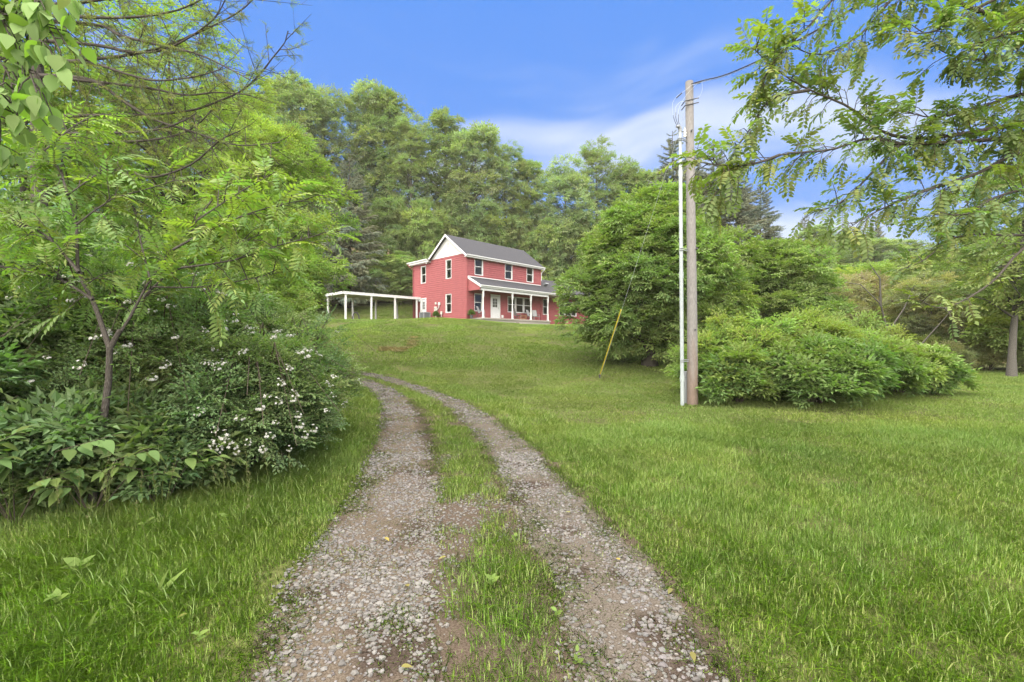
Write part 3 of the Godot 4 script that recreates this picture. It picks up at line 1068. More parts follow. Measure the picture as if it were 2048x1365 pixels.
func sling_chair() -> Node3D:
	var t := thing("porch_chair", Vector3.ZERO, "x", "chair", "sling chairs on the porch")
	var m := MB.new()
	var prof := [Vector2(0.05, 0.42), Vector2(0.28, 0.40), Vector2(0.50, 0.43)]
	for i in 2:
		var a: Vector2 = prof[i]
		var b: Vector2 = prof[i + 1]
		m.slab(Vector3(-0.25, b.y, b.x), Vector3(0.25, b.y, b.x), Vector3(0.25, a.y, a.x), Vector3(-0.25, a.y, a.x), 0.015)
	part(m.mesh(M.sling), "seat", t)
	m = MB.new()
	var bp := [Vector2(0.05, 0.43), Vector2(-0.04, 0.72), Vector2(-0.17, 1.06)]
	for i in 2:
		var a: Vector2 = bp[i]
		var b: Vector2 = bp[i + 1]
		m.slab(Vector3(-0.25, a.y, a.x), Vector3(0.25, a.y, a.x), Vector3(0.25, b.y, b.x), Vector3(-0.25, b.y, b.x), 0.015)
	part(m.mesh(M.sling), "backrest", t)
	for s in [-0.27, 0.27]:
		m = MB.new()
		m.tube([Vector3(s, 1.07, -0.175), Vector3(s, 0.72, -0.045), Vector3(s, 0.43, 0.05), Vector3(s, 0.395, 0.28), Vector3(s, 0.42, 0.50)], [0.014, 0.014, 0.014, 0.014, 0.014], 6)
		part(m.mesh(M.dark_metal), "side_rail", t)
		m = MB.new()
		m.tube([Vector3(s, 0.0, 0.46), Vector3(s, 0.40, 0.50), Vector3(s * 1.1, 0.63, 0.42), Vector3(s * 1.1, 0.64, 0.0), Vector3(s, 0.66, -0.04)], [0.014, 0.014, 0.018, 0.018, 0.014], 6)
		part(m.mesh(M.grey_metal), "armrest", t)
		m = MB.new()
		m.tube([Vector3(s, 0.0, -0.12), Vector3(s, 0.40, 0.12)], [0.014, 0.014], 6)
		part(m.mesh(M.dark_metal), "leg", t)
	return t

func build_house_things() -> void:
	var c := sling_chair()
	var spots := [[0.95, 0.55, 25.0, "grey sling chair between the porch planter and the front door"], [5.35, 0.75, 70.0, "grey sling chair turned sideways beside the white front door"], [7.45, 0.55, 15.0, "grey sling chair before the triple window beside the table"], [8.30, 0.62, -22.0, "grey sling chair at the porch end past the triple window"]]
	for i in 4:
		var q: Node3D = c
		if i > 0:
			q = c.duplicate()
			q.name = numbered("porch_chair")
			add_child(q)
		q.position = hw(Vector3(spots[i][0], 0.334, spots[i][1]))
		q.rotation.y = deg_to_rad(45.5 + spots[i][2])
		q.set_meta("label", spots[i][3])
	# two low wooden tables
	var t := thing("porch_table", hw(Vector3(6.25, 0.334, 0.75)), "low brown wooden slat table between porch chairs", "table")
	t.rotation.y = deg_to_rad(45.5)
	for k in 5:
		var m := MB.new()
		m.box(Vector3(0, 0.42, (k - 2) * 0.105), Vector3(0.95, 0.025, 0.09))
		part(m.mesh(M.wood), "slat", t)
	for sx in [-0.42, 0.42]:
		for sz in [-0.2, 0.2]:
			var m := MB.new()
			m.box(Vector3(sx, 0.2035, sz), Vector3(0.05, 0.407, 0.05))
			part(m.mesh(M.wood), "leg", t)
	var m2 := MB.new()
	m2.box(Vector3(0, 0.375, 0.2), Vector3(0.78, 0.06, 0.025))
	m2.box(Vector3(0, 0.375, -0.2), Vector3(0.78, 0.06, 0.025))
	m2.box(Vector3(0, 0.12, 0.2), Vector3(0.78, 0.04, 0.025))
	part(m2.mesh(M.wood), "stretcher", t)
	# lit lamp seen through the triple window
	var lp := thing("pendant_lamp", hw(Vector3(5.60, 2.845, -1.3)), "small lit white globe lamp hanging behind the triple window", "lamp")
	lp.rotation.y = deg_to_rad(45.5)
	var m := MB.new()
	m.tube([Vector3(0, 0, 0), Vector3(0, -0.78, 0)], [0.008, 0.008], 6)
	part(m.mesh(M.dark_metal), "cord", lp)
	m = MB.new()
	m.lathe(Vector3(0, -1.0, 0), [[0.03, 0.0], [0.10, 0.03], [0.14, 0.10], [0.12, 0.17], [0.04, 0.22]], 12)
	part(m.mesh(M.bulb), "globe", lp)
	var ol := OmniLight3D.new()
	ol.name = "lamp_light"
	ol.light_energy = 0.06
	ol.light_size = 0.14
	ol.omni_range = 8.0
	ol.light_color = Color(1.0, 0.93, 0.8)
	ol.shadow_enabled = true
	ol.position = Vector3(0, -0.9, 0)
	lp.add_child(ol)
	# cooling unit by the side door
	var ac := thing("air_conditioner", on_house(-0.75, -5.25), "grey outdoor air conditioner with louvred sides by the side door", "air conditioner")
	ac.rotation.y = deg_to_rad(45.5)
	m = MB.new()
	m.box(Vector3(0, 0.04, 0), Vector3(0.86, 0.08, 0.86))
	part(m.mesh(M.concrete), "base_slab", ac)
	m = MB.new()
	m.cbox(Vector3(0, 0.47, 0), Vector3(0.66, 0.76, 0.66), 0.05)
	part(m.mesh(M.grille), "coil_core", ac)
	for sx in [-0.345, 0.345]:
		for sz in [-0.345, 0.345]:
			m = MB.new()
			m.cbox(Vector3(sx, 0.47, sz), Vector3(0.09, 0.78, 0.09), 0.02)
			part(m.mesh(M.grey_metal), "corner_post", ac)
	m = MB.new()
	m.cbox(Vector3(0, 0.89, 0), Vector3(0.80, 0.07, 0.80), 0.04)
	m.lathe(Vector3(0, 0.925, 0), [[0.30, 0.0], [0.30, 0.03], [0.26, 0.035]], 20)
	part(m.mesh(M.grey_metal), "top_cover", ac)
	for k in 11:
		m = MB.new()
		var y := 0.14 + k * 0.066
		for s in [-1.0, 1.0]:
			m.box(Vector3(0, y, s * 0.345), Vector3(0.60, 0.022, 0.03), Basis(Vector3.RIGHT, s * 0.5))
			m.box(Vector3(s * 0.345, y, 0), Vector3(0.03, 0.022, 0.60), Basis(Vector3.BACK, -s * 0.5))
		part(m.mesh(M.grey_metal), "louvre", ac)
	# electric meter with its riser
	var em := thing("electric_meter", on_house(-0.06, -4.35), "white electric meter and switch boxes on the red gable wall", "meter")
	em.rotation.y = deg_to_rad(45.5)
	var yo := hw(Vector3.ZERO).y - em.position.y
	m = MB.new()
	m.box(Vector3(-0.09, yo + 1.33, 0.0), Vector3(0.16, 0.42, 0.30))
	part(m.mesh(M.cream), "meter_box", em)
	m = MB.new()
	m.tube([Vector3(-0.17, yo + 1.36, 0), Vector3(-0.26, yo + 1.36, 0), Vector3(-0.29, yo + 1.36, 0)], [0.09, 0.085, 0.05], 14)
	part(m.mesh(M.glass), "meter_dial", em)
	m = MB.new()
	m.tube([Vector3(-0.07, yo + 1.12, 0), Vector3(-0.07, -0.1, 0)], [0.045, 0.045], 8)
	part(m.mesh(M.white), "riser_pipe", em)
	m = MB.new()
	m.box(Vector3(-0.07, yo + 1.86, -0.02), Vector3(0.10, 0.20, 0.17))
	part(m.mesh(M.cream), "junction_box", em)
	m = MB.new()
	m.box(Vector3(-0.07, yo + 1.80, 0.52), Vector3(0.12, 0.24, 0.20))
	m.tube([Vector3(-0.07, yo + 1.68, 0.52), Vector3(-0.07, yo + 1.45, 0.46), Vector3(-0.07, yo + 1.30, 0.3), Vector3(-0.07, yo + 1.27, 0.15)], [0.04, 0.04, 0.04, 0.04], 8)
	part(m.mesh(M.white), "conduit_elbow", em)
	# grey cable box on a stake
	var tb := thing("cable_box", on_house(-0.16, -3.45), "small pale utility box on a pipe against the gable wall", "utility box")
	tb.rotation.y = deg_to_rad(45.5)
	yo = hw(Vector3.ZERO).y - tb.position.y
	m = MB.new()
	m.cbox(Vector3(0, yo + 0.92, 0), Vector3(0.11, 0.28, 0.18), 0.01)
	part(m.mesh(M.cream), "cover", tb)
	m = MB.new()
	m.tube([Vector3(0, yo + 0.79, 0), Vector3(0, -0.1, 0)], [0.022, 0.022], 8)
	part(m.mesh(M.white), "pipe", tb)
	# plants in pots
	potted("potted_plant", on_house(-0.4, -3.95), 0.34, 0.62, "leafy green plant in a red clay pot by the gable wall", 0.30, true)
	potted("porch_planter", on_house(0.10, 0.55), 0.36, 0.62, "bushy green plant on a dark stand at the porch corner", 0.27, false)

func on_house(x: float, z: float) -> Vector3:
	var p := hw(Vector3(x, 0, z))
	return on_ground(p.x, -p.z)

func potted(called: String, where: Vector3, pot_h: float, plant_h: float, label: String, r: float, clay: bool) -> void:
	var o := thing(called, where, label, "plant")
	var m := MB.new()
	if clay:
		m.lathe(Vector3.ZERO, [[0.14, -0.02], [0.20, pot_h], [0.225, pot_h], [0.225, pot_h + 0.05], [0.18, pot_h + 0.05]], 16)
		part(m.mesh(M.terracotta), "pot", o)
	else:
		m.lathe(Vector3(0, pot_h - 0.08, 0), [[0.11, 0.0], [0.17, 0.20], [0.17, 0.22]], 14)
		part(m.mesh(M.dark_metal), "pot", o)
		for k in 3:
			var a := TAU * k / 3.0 + 0.4
			m = MB.new()
			m.tube([Vector3(cos(a) * 0.16, -0.02, sin(a) * 0.16), Vector3(cos(a) * 0.10, pot_h - 0.05, sin(a) * 0.10)], [0.014, 0.014], 6)
			part(m.mesh(M.dark_metal), "leg", o)
	var xf := []
	var tint := []
	for k in 90:
		var d := rdir()
		d.y = absf(d.y) * 1.2
		var p := Vector3(d.x * r * 0.55, pot_h + 0.14 + d.y * plant_h * 0.42, d.z * r * 0.55)
		xf.append(Transform3D(facing(Vector3(d.x, d.y * 0.6 + 0.4, d.z)).scaled(Vector3.ONE * R(0.18, 0.28)), p))
		tint.append(shade(Color(0.11, 0.19, 0.05), 0.3))
	many(spray.small, "foliage", o, xf, tint)

# ---------------------------------------------------------------- carport
func build_carport() -> void:
	var b := deg_to_rad(45.5)
	var o0 := hw(Vector3(-0.06, 0, -7.05))
	var g0 := ground_y(o0.x, -o0.z)
	var t := thing("carport", Vector3(o0.x, g0, o0.z), "white open carport with flat roof and slim posts beside the house", "carport")
	t.rotation.y = b
	var top := hw(Vector3.ZERO).y + 2.42 - g0     # underside of the roof in the carport's axes
	var ln := 7.9
	var wd := 3.4
	# roof sheet in ribbed panels, edge beams, rafters
	for k in 10:
		var m := MB.new()
		var xa := -ln * k / 10.0
		var xb := -ln * (k + 1) / 10.0 + 0.012
		m.span(Vector3(xb, top + 0.10, -wd), Vector3(xa, top + 0.135, 0.0))
		m.span(Vector3(xb, top + 0.135, -wd), Vector3(xb + 0.05, top + 0.17, 0.0))
		part(m.mesh(M.white), "roof_panel", t)
	for z in [0.02, -wd - 0.02]:
		var m := MB.new()
		m.span(Vector3(-ln - 0.03, top - 0.04, z - 0.05), Vector3(0.0, top + 0.18, z + 0.05))
		m.span(Vector3(-ln - 0.03, top + 0.13, z - 0.065), Vector3(0.0, top + 0.19, z + 0.065))
		part(m.mesh(M.white), "edge_beam", t)
	var e := MB.new()
	e.span(Vector3(-ln - 0.07, top - 0.04, -wd - 0.07), Vector3(-ln + 0.01, top + 0.18, 0.07))
	part(e.mesh(M.white), "end_beam", t)
	for k in 5:
		var m := MB.new()
		var x := -0.4 - k * 1.75
		m.span(Vector3(x - 0.03, top - 0.02, -wd + 0.06), Vector3(x + 0.03, top + 0.095, -0.06))
		part(m.mesh(M.cream), "rafter", t)
	for row in 2:
		for k in 4:
			var m := MB.new()
			var x := -0.35 - k * 2.42 if row == 0 else -0.55 - k * 2.40
			var z := -0.08 if row == 0 else -wd + 0.08
			var w := hw(Vector3(-0.06 + x, 0, -7.05 + z))
			var gy := ground_y(w.x, -w.z) - g0
			m.cbox(Vector3(x, (gy - 0.05 + top - 0.045) * 0.5, z), Vector3(0.15, top - 0.045 - gy + 0.05, 0.15), 0.02)
			m.cbox(Vector3(x, top - 0.10, z), Vector3(0.19, 0.11, 0.17), 0.01)
			part(m.mesh(M.white), "post", t)
	# a dark hoop leaning by a back post
	var hp := hw(Vector3(-5.6, 0, -9.4))
	var hoop := thing("garden_hoop", on_ground(hp.x, -hp.z), "dark arched hoop standing under the white carport", "hoop")
	var pts := []
	var rad := []
	for k in 17:
		var a := PI * k / 16.0
		pts.append(Vector3(cos(a) * 0.38, sin(a) * 0.98 - 0.05, 0))
		rad.append(0.032)
	var m3 := MB.new()
	m3.tube(pts, rad, 8)
	part(m3.mesh(M.dark_metal), "arch", hoop)
	m3 = MB.new()
	for k in 17: pts[k] = Vector3(pts[k].x * 0.86, pts[k].y * 0.93, 0.07)
	m3.tube(pts, rad, 8)
	part(m3.mesh(M.dark_metal), "inner_arch", hoop)
	for k in 5:
		var a := PI * (k + 0.5) / 5.0
		m3 = MB.new()
		m3.tube([Vector3(cos(a) * 0.38, sin(a) * 0.98 - 0.05, 0), Vector3(cos(a) * 0.33, sin(a) * 0.90 - 0.05, 0.07)], [0.02, 0.02], 6)
		part(m3.mesh(M.dark_metal), "rung", hoop)

# ---------------------------------------------------------------- pole
func build_pole() -> void:
	var d := 10.7
	var base := at(1385.5, 810, d)
	base.y = ground_y(base.x, d)
	var top := at(1379.5, 164, d)
	var p := thing("utility_pole", base, "weathered grey wooden utility pole with reddish foot on the lawn", "utility pole")
	var m := MB.new()
	var k0 := 0
	for k in 61:
		var t := -0.02 + 1.02 * k / 60.0
		var c := base.lerp(top, t) + Vector3(sin(t * 5.0) * 0.008, 0, 0)
		var r := lerpf(0.122, 0.088, t)
		for s in 20:
			var a := TAU * s / 20.0
			var dir := Vector3(cos(a), 0, sin(a))
			m.v.append(c + dir * r * (1.0 + 0.02 * noise_fine.get_noise_2d(s * 3.0, t * 12.0)))
			m.n.append(dir)
			# the wood is stained red brown from the foot up, unevenly round the pole
			var red := 1.0 - smoothstep(0.02, 0.26, t + 0.09 * noise_fine.get_noise_2d(cos(a) * 6.0 + 30.0, t * 30.0 + sin(a) * 3.0))
			m.c.append(Color(1, 1, 1).lerp(Color(0.84, 0.66, 0.56), red))
		if k > 0:
			for s in 20:
				var p0 := (k - 1) * 20 + s
				var p1 := (k - 1) * 20 + (s + 1) % 20
				m.ix.append(p0); m.ix.append(p1); m.ix.append(p1 + 20)
				m.ix.append(p0); m.ix.append(p1 + 20); m.ix.append(p0 + 20)
	var kc := m.v.size()
	m.v.append(top + Vector3(0, 0.008, 0)); m.n.append(Vector3.UP); m.c.append(Color(0.8, 0.85, 0.75))
	for s in 20:
		m.ix.append(kc); m.ix.append(60 * 20 + s); m.ix.append(60 * 20 + (s + 1) % 20)
	part(m.mesh(M.pole, true), "shaft", p, true)
	# through bolts and clevises
	for q in [[203, 1.0], [212, -1.0]]:
		m = MB.new()
		var c := at(1381, q[0], d)
		m.tube([c + Vector3(-0.16, -0.035, 0.09), c + Vector3(0.16, 0.035, 0.09)], [0.013, 0.013], 6)
		m.tube([c + Vector3(-0.16, -0.035, 0.09), c + Vector3(-0.16, -0.035, -0.12)], [0.012, 0.012], 6)
		part(m.mesh(M.dark_metal), "bolt", p, true)
	for q in [[262, 1383], [498, 1393], [660, 1390]]:
		m = MB.new()
		var c := at(q[1], q[0], d - 0.1)
		m.tube([c, c + Vector3(0.0, 0, 0.05)], [0.02, 0.02], 6)
		part(m.mesh(M.dark_metal), "bolt", p, true)
	# conduit beside the pole
	var cb := at(1365, 806, d - 0.12)
	cb.y = ground_y(cb.x, d - 0.12)
	var ct := at(1360.5, 262, d - 0.12)
	var c := thing("conduit", cb, "tall pale plastic service conduit strapped beside the utility pole", "conduit")
	m = MB.new()
	m.tube([cb - Vector3(0, 0.1, 0), cb.lerp(ct, 0.5), cb.lerp(ct, 0.852)], [0.043, 0.043, 0.043], 14)
	part(m.mesh(M.pvc), "pipe", c, true)
	m = MB.new()
	m.tube([cb.lerp(ct, 0.85), cb.lerp(ct, 0.875), cb.lerp(ct, 0.985), ct], [0.043, 0.040, 0.031, 0.033], 14)
	part(m.mesh(M.pvc), "mast", c, true)
	for t in [0.098, 0.475, 0.845]:
		m = MB.new()
		m.tube([cb.lerp(ct, t - 0.012), cb.lerp(ct, t - 0.010), cb.lerp(ct, t + 0.010), cb.lerp(ct, t + 0.012)], [0.044, 0.052, 0.052, 0.044], 14)
		part(m.mesh(M.pvc), "coupling", c, true)
	m = MB.new()
	m.tube([ct + Vector3(0, -0.02, 0), ct + Vector3(0, 0.05, 0), ct + Vector3(-0.04, 0.10, 0.02), ct + Vector3(-0.10, 0.08, 0.04)], [0.038, 0.045, 0.042, 0.03], 10)
	part(m.mesh(M.grey_metal), "weatherhead", c, true)
	for t in [0.16, 0.565, 0.965]:
		m = MB.new()
		var q := cb.lerp(ct, t)
		var r := base.lerp(top, t * 0.84)
		r.y = q.y
		m.tube([q + Vector3(-0.05, 0.0, 0.03), q + Vector3(0, 0, 0.055), q + Vector3(0.055, 0, 0.02), Vector3(r.x - 0.08, q.y, r.z + 0.03)], [0.012, 0.012, 0.012, 0.012], 6)
		m.tube([q + Vector3(-0.05, 0.04, 0.03), q + Vector3(0, 0.04, 0.055), q + Vector3(0.055, 0.04, 0.02), Vector3(r.x - 0.08, q.y + 0.03, r.z + 0.03)], [0.01, 0.01, 0.01, 0.01], 6)
		part(m.mesh(M.grey_metal), "strap", c, true)
	# knob insulator high on the pole, drip loops and service drop
	var ins := thing("insulator", at(1371.5, 262, d - 0.02), "white spool insulator bracketed near the pole top", "insulator")
	m = MB.new()
	m.lathe(at(1370, 266, d - 0.02), [[0.02, -0.10], [0.045, -0.08], [0.025, -0.04], [0.045, 0.0], [0.025, 0.03], [0.035, 0.06], [0.004, 0.13]], 12)
	part(m.mesh(M.white), "spool", ins, true)
	m = MB.new()
	m.tube([at(1362, 263, d - 0.02), at(1377, 266, d - 0.02)], [0.012, 0.012], 6)
	part(m.mesh(M.dark_metal), "bracket", ins, true)
	var w := thing("service_cable", at(1386, 166, d), "dark overhead service cable from the pole top", "cable")
	wire(w, "cable_strand", [at(1382, 168, d - 0.06), at(1410, 160, 10.2), at(1440, 153, 9.7), at(1480, 138, 9.0), at(1560, 100, 8.0), at(1700, 20, 6.6), at(2000, -190, 4.6)], 0.011, M.cable)
	wire(w, "neutral_strand", [at(1382, 171, d - 0.06), at(1411, 162, 10.2), at(1441, 155, 9.7), at(1481, 140, 9.0), at(1561, 102, 8.0), at(1701, 22, 6.6), at(2001, -188, 4.6)], 0.006, M.cable_pale)
	m = MB.new()
	m.tube([at(1390, 167, d - 0.08), at(1398, 165, d - 0.2), at(1404, 162, d - 0.3)], [0.014, 0.03, 0.012], 8)
	part(m.mesh(M.dark_metal), "wedge_clamp", w, true)
	var loops := thing("drip_loops", at(1360, 258, d - 0.12), "thin service wires looping from the conduit head to the cable", "wires")
	for q in [[[1356, 256], [1349, 240], [1345, 222], [1346, 205], [1355, 192], [1372, 180], [1386, 168]], [[1358, 256], [1352, 236], [1352, 214], [1362, 203], [1380, 205], [1398, 194], [1405, 178], [1404, 163]], [[1361, 258], [1357, 240], [1358, 218], [1369, 196], [1380, 182], [1394, 168]]]:
		var pp := []
		for k in q.size():
			pp.append(at(q[k][0], q[k][1], d - 0.14))
		wire(loops, "loop", pp, 0.0022, M.cable_pale)
		wire(loops, "loop_end", [pp[0], pp[1], pp[1].lerp(pp[2], 0.5)], 0.006, M.cable)
	wire(loops, "splice", [at(1353, 196, d - 0.14), at(1364, 186, d - 0.14)], 0.012, M.cable)
	# pedestal behind the pole foot
	var tp := at(1374.5, 800, d + 0.25)
	var ped := thing("utility_pedestal", on_ground(tp.x, d + 0.25), "slim grey utility pedestal half hidden behind the pole foot", "utility box")
	m = MB.new()
	m.cbox(Vector3(0, 0.33, 0), Vector3(0.13, 0.72, 0.13), 0.02)
	part(m.mesh(M.grey_metal), "stem", ped)
	m = MB.new()
	m.cbox(Vector3(0, 0.70, 0), Vector3(0.16, 0.13, 0.16), 0.02)
	part(m.mesh(M.grey_metal), "cap", ped)
	# guy wire with its yellow guard
	var ga := at(1198, 765, 16.4)
	ga.y = ground_y(ga.x, 16.4)
	var gt := at(1380, 196, d)
	var gw := thing("guy_wire", ga, "slanting guy wire with a long yellow guard staked in lawn", "guy wire")
	m = MB.new()
	m.tube([ga - Vector3(0, 0.1, 0), gt], [0.0035, 0.0035], 5)
	part(m.mesh(M.cable_pale), "wire_strand", gw, true)
	m = MB.new()
	m.tube([ga.lerp(gt, 0.015), ga.lerp(gt, 0.33)], [0.018, 0.018], 10)
	part(m.mesh(M.yellow), "guard", gw, true)
	m = MB.new()
	m.tube([ga - Vector3(0, 0.12, 0), ga.lerp(gt, 0.02)], [0.022, 0.022], 8)
	m.tube([ga.lerp(gt, 0.012), ga.lerp(gt, 0.02)], [0.04, 0.04], 8)
	part(m.mesh(M.dark_metal), "anchor_rod", gw, true)

func wire(parent: Node3D, called: String, pts: Array, r: float, m: Material) -> void:
	var cv := Curve3D.new()
	for i in pts.size():
		var t: Vector3 = (pts[mini(i + 1, pts.size() - 1)] - pts[maxi(i - 1, 0)]) / 6.0
		cv.add_point(pts[i], -t, t)
	var out := []
	var rad := []
	var n := 6 * pts.size()
	for k in n + 1:
		out.append(cv.sample_baked(cv.get_baked_length() * k / n, true))
		rad.append(r)
	var mb := MB.new()
	mb.tube(out, rad, 6)
	part(mb.mesh(m), called, parent, true)

# ---------------------------------------------------------------- plants
# y along dir, z as near to up as can be (the side that leaves show to the sky)
func facing(dir: Vector3, up := Vector3.UP) -> Basis:
	var y := dir.normalized()
	var z := up - y * up.dot(y)
	if z.length() < 0.05:
		z = Vector3(0.6, 0, 0.8) - y * (y.x * 0.6 + y.z * 0.8)
	z = z.normalized()
	return Basis(y.cross(z), y, z)

# a spray of alternate leaves on a few fanned twigs, one unit long, growing along y
func broad_spray(seed_: int, twigs: int, leaves: int, l: float, w: float, seg := 1, twig_r := 0.008) -> MB:
	rng.seed = seed_
	var mb := MB.new()
	for k in twigs:
		var a := lerpf(-0.95, 0.95, (k + 0.5) / twigs) + R(-0.15, 0.15)
		var dir := Vector3(sin(a), cos(a), R(-0.25, 0.3)).normalized()
		var s0 := Vector3(0, R(0.0, 0.18), 0)
		var ln := R(0.6, 0.9)
		mb.col = Color(0.5, 0.32, 0.5)
		mb.tube([s0, s0 + dir * ln], [twig_r, twig_r * 0.4], 3, false)
		for j in leaves:
			var t := lerpf(0.25, 1.0, float(j) / maxi(leaves - 1, 1))
			var p := s0 + dir * ln * t + Vector3(0, 0, -0.10 * t * t)
			var sd := 1.0 if j % 2 == 0 else -1.0
			if j == leaves - 1: sd *= 0.2
			var ld := (dir + Vector3(dir.y, -dir.x, 0) * sd * R(0.7, 1.3) + Vector3(0, 0, R(-0.45, 0.2))).normalized()
			var g := R(0.75, 1.25)
			mb.col = Color(g * R(0.9, 1.15), g, g)
			mb.leaf(p, ld, Vector3(R(-0.45, 0.45), R(-0.45, 0.45), 1.0), l * R(0.75, 1.2), w * R(0.8, 1.15), seg, R(0.05, 0.3))
	return mb

# a compound leaf one unit long
func pinnate(seed_: int, pairs: int, l: float, w: float, m: Material, seg := 3) -> ArrayMesh:
	rng.seed = seed_
	var mb := MB.new()
	var droop := R(0.15, 0.4)
	var pos := func(t: float) -> Vector3: return Vector3(0, t * (1.0 - 0.1 * t), -droop * t * t)
	mb.col = Color(0.9, 0.65, 0.7)
	mb.tube([pos.call(0.0), pos.call(0.35), pos.call(0.7), pos.call(1.0)], [0.011, 0.008, 0.006, 0.004], 4, false)
	for k in pairs + 1:
		var t := lerpf(0.18, 1.0, float(k) / pairs)
		var p: Vector3 = pos.call(t)
		for sd in [-1.0, 1.0]:
			var ld := Vector3(sd * R(0.85, 1.0), R(0.35, 0.65), R(-0.45, 0.0))
			if k == pairs:
				if sd > 0: continue
				ld = Vector3(R(-0.2, 0.2), 1.0, -0.5)
			var g := R(0.8, 1.2)
			mb.col = Color(g * R(0.92, 1.12), g, g)
			var k2 := 1.0 - 0.45 * absf(t - 0.55)
			mb.leaf(p + ld.normalized() * 0.012, ld, Vector3(sd * R(-0.35, 0.2), R(-0.2, 0.2), 1.0), l * k2 * R(0.9, 1.15), w * k2 * R(0.9, 1.1), seg, R(0.1, 0.3), 0.12)
	return mb.mesh(m, true)

# a flat drooping conifer twig: a stem with needle-bearing side twigs
func needle_spray(seed_: int, hang: float) -> MB:
	rng.seed = seed_
	var mb := MB.new()
	mb.col = Color(1.2, 0.8, 0.9)
	mb.tube([Vector3.ZERO, Vector3(0, 1, -0.1)], [0.012, 0.004], 3, false)
	for k in 22:
		var t := (k + 0.5) / 22.0
		var sd := 1.0 if k % 2 == 0 else -1.0
		var p := Vector3(0, t, -0.1 * t * t)
		var ld := Vector3(sd * R(0.5, 0.9), R(0.35, 0.8), -hang * R(0.5, 1.3))
		var g := R(0.7, 1.3)
		mb.col = Color(g, g, g)
		mb.leaf(p, ld, Vector3(R(-0.8, 0.8), R(-0.8, 0.8), 1), (0.42 - 0.26 * t) * R(0.8, 1.2), 0.055, 1, 0.2, 0.4)
	return mb

func flower_cluster(seed_: int) -> ArrayMesh:
	rng.seed = seed_
	var mb := MB.new()
	for k in 11:
		var c := Vector3(R(-1, 1), R(-0.45, 0.5), R(-1, 1))
		if c.length() > 1.1: c *= 0.7
		var nrm := (c * 0.8 + Vector3(0, 0.7, 0) + rdir() * 0.4).normalized()
		var b := facing(nrm)
		mb.col = Color(0.16, 0.22, 0.06)
		mb.tube([Vector3(0, -0.9, 0), c], [0.03, 0.02], 3, false)
		var s := R(0.26, 0.40)
		for q in 5:
			var a := TAU * q / 5.0 + k
			var dir := b.x * cos(a) + b.z * sin(a)
			var g := R(0.42, 0.58)
			mb.col = Color(g, g * 0.985, g * 0.92)
			mb.leaf(c, dir + nrm * 0.25, nrm, s, s * 0.85, 1, 0.1, -0.1)
		mb.col = Color(0.5, 0.36, 0.05)
		mb.leaf(c + nrm * 0.03, b.x, nrm, 0.1, 0.1, 1, 0.0, 0.0)
	return mb.mesh(M.petal, true)

func build_sprays() -> void:
	spray.broad = [broad_spray(301, 4, 5, 0.30, 0.17), broad_spray(302, 4, 5, 0.28, 0.16), broad_spray(303, 5, 4, 0.32, 0.18)]
	spray.dense = [broad_spray(311, 4, 5, 0.34, 0.16), broad_spray(312, 5, 4, 0.33, 0.16), broad_spray(313, 4, 5, 0.36, 0.17)]
	spray.fine = [broad_spray(321, 5, 6, 0.21, 0.095), broad_spray(322, 5, 6, 0.22, 0.09)]
	spray.rose = [broad_spray(341, 4, 7, 0.19, 0.105), broad_spray(342, 5, 7, 0.18, 0.10)]
	spray.needle = [needle_spray(351, 0.9), needle_spray(352, 0.6)]
	spray.small = broad_spray(331, 4, 6, 0.24, 0.13).mesh(M.leaf_dense, true)
	spray.fine_mesh = [spray.fine[0].mesh(M.leaf, true), spray.fine[1].mesh(M.leaf, true)]
	spray.pinnate = [pinnate(361, 6, 0.25, 0.13, M.leaf), pinnate(362, 5, 0.27, 0.14, M.leaf), pinnate(363, 7, 0.24, 0.12, M.leaf)]
	spray.sumac = [pinnate(371, 6, 0.30, 0.095, M.leaf, 4), pinnate(372, 5, 0.32, 0.10, M.leaf, 4), pinnate(373, 7, 0.28, 0.085, M.leaf, 4)]
	spray.flower = [flower_cluster(381), flower_cluster(382), flower_cluster(383)]
	spray.big = []
	for k in 3:
		rng.seed = 391 + k
		var mb := MB.new()
		mb.col = Color(1, 1, 1)
		mb.tube([Vector3.ZERO, Vector3(0, 0.22, 0.01)], [0.012, 0.009], 4, false)
		mb.leaf(Vector3(0, 0.20, 0.01), Vector3(0, 1, -0.1), Vector3(0.1 * (k - 1), 0, 1), 0.85, [0.62, 0.55, 0.48][k], 6, 0.18 + 0.1 * k, 0.14)
		spray.big.append(mb)

# a leafy clump of the given radius made of sprays, all pointing outwards
func clump(kind: String, each: int, radius: float, size: float, flat: float, rise: float, m: Material) -> ArrayMesh:
	var mb := MB.new()
	var kinds: Array = spray[kind]
	for j in each:
		var d := rdir()
		if d.y < -0.35 and R(0, 1) < 0.6: d.y = -d.y
		var q := radius * (1.0 - 0.5 * R(0, 1) * R(0, 1))
		var pos := Vector3(d.x, d.y * flat, d.z) * q
		var dir := (d * Vector3(1.1, 0.55, 1.1) + Vector3(0, rise, 0) + rdir() * 0.45).normalized()
		var up := (Vector3.UP + d * 0.4 + rdir() * 0.4).normalized()
		var sz := size * R(0.7, 1.25)
		mb.add(kinds[rng.randi() % kinds.size()], Transform3D(facing(dir, up).scaled(Vector3.ONE * sz), pos - dir * sz * 0.45), shade(Color(1, 1, 1), 0.14))
	return mb.mesh(m, true)

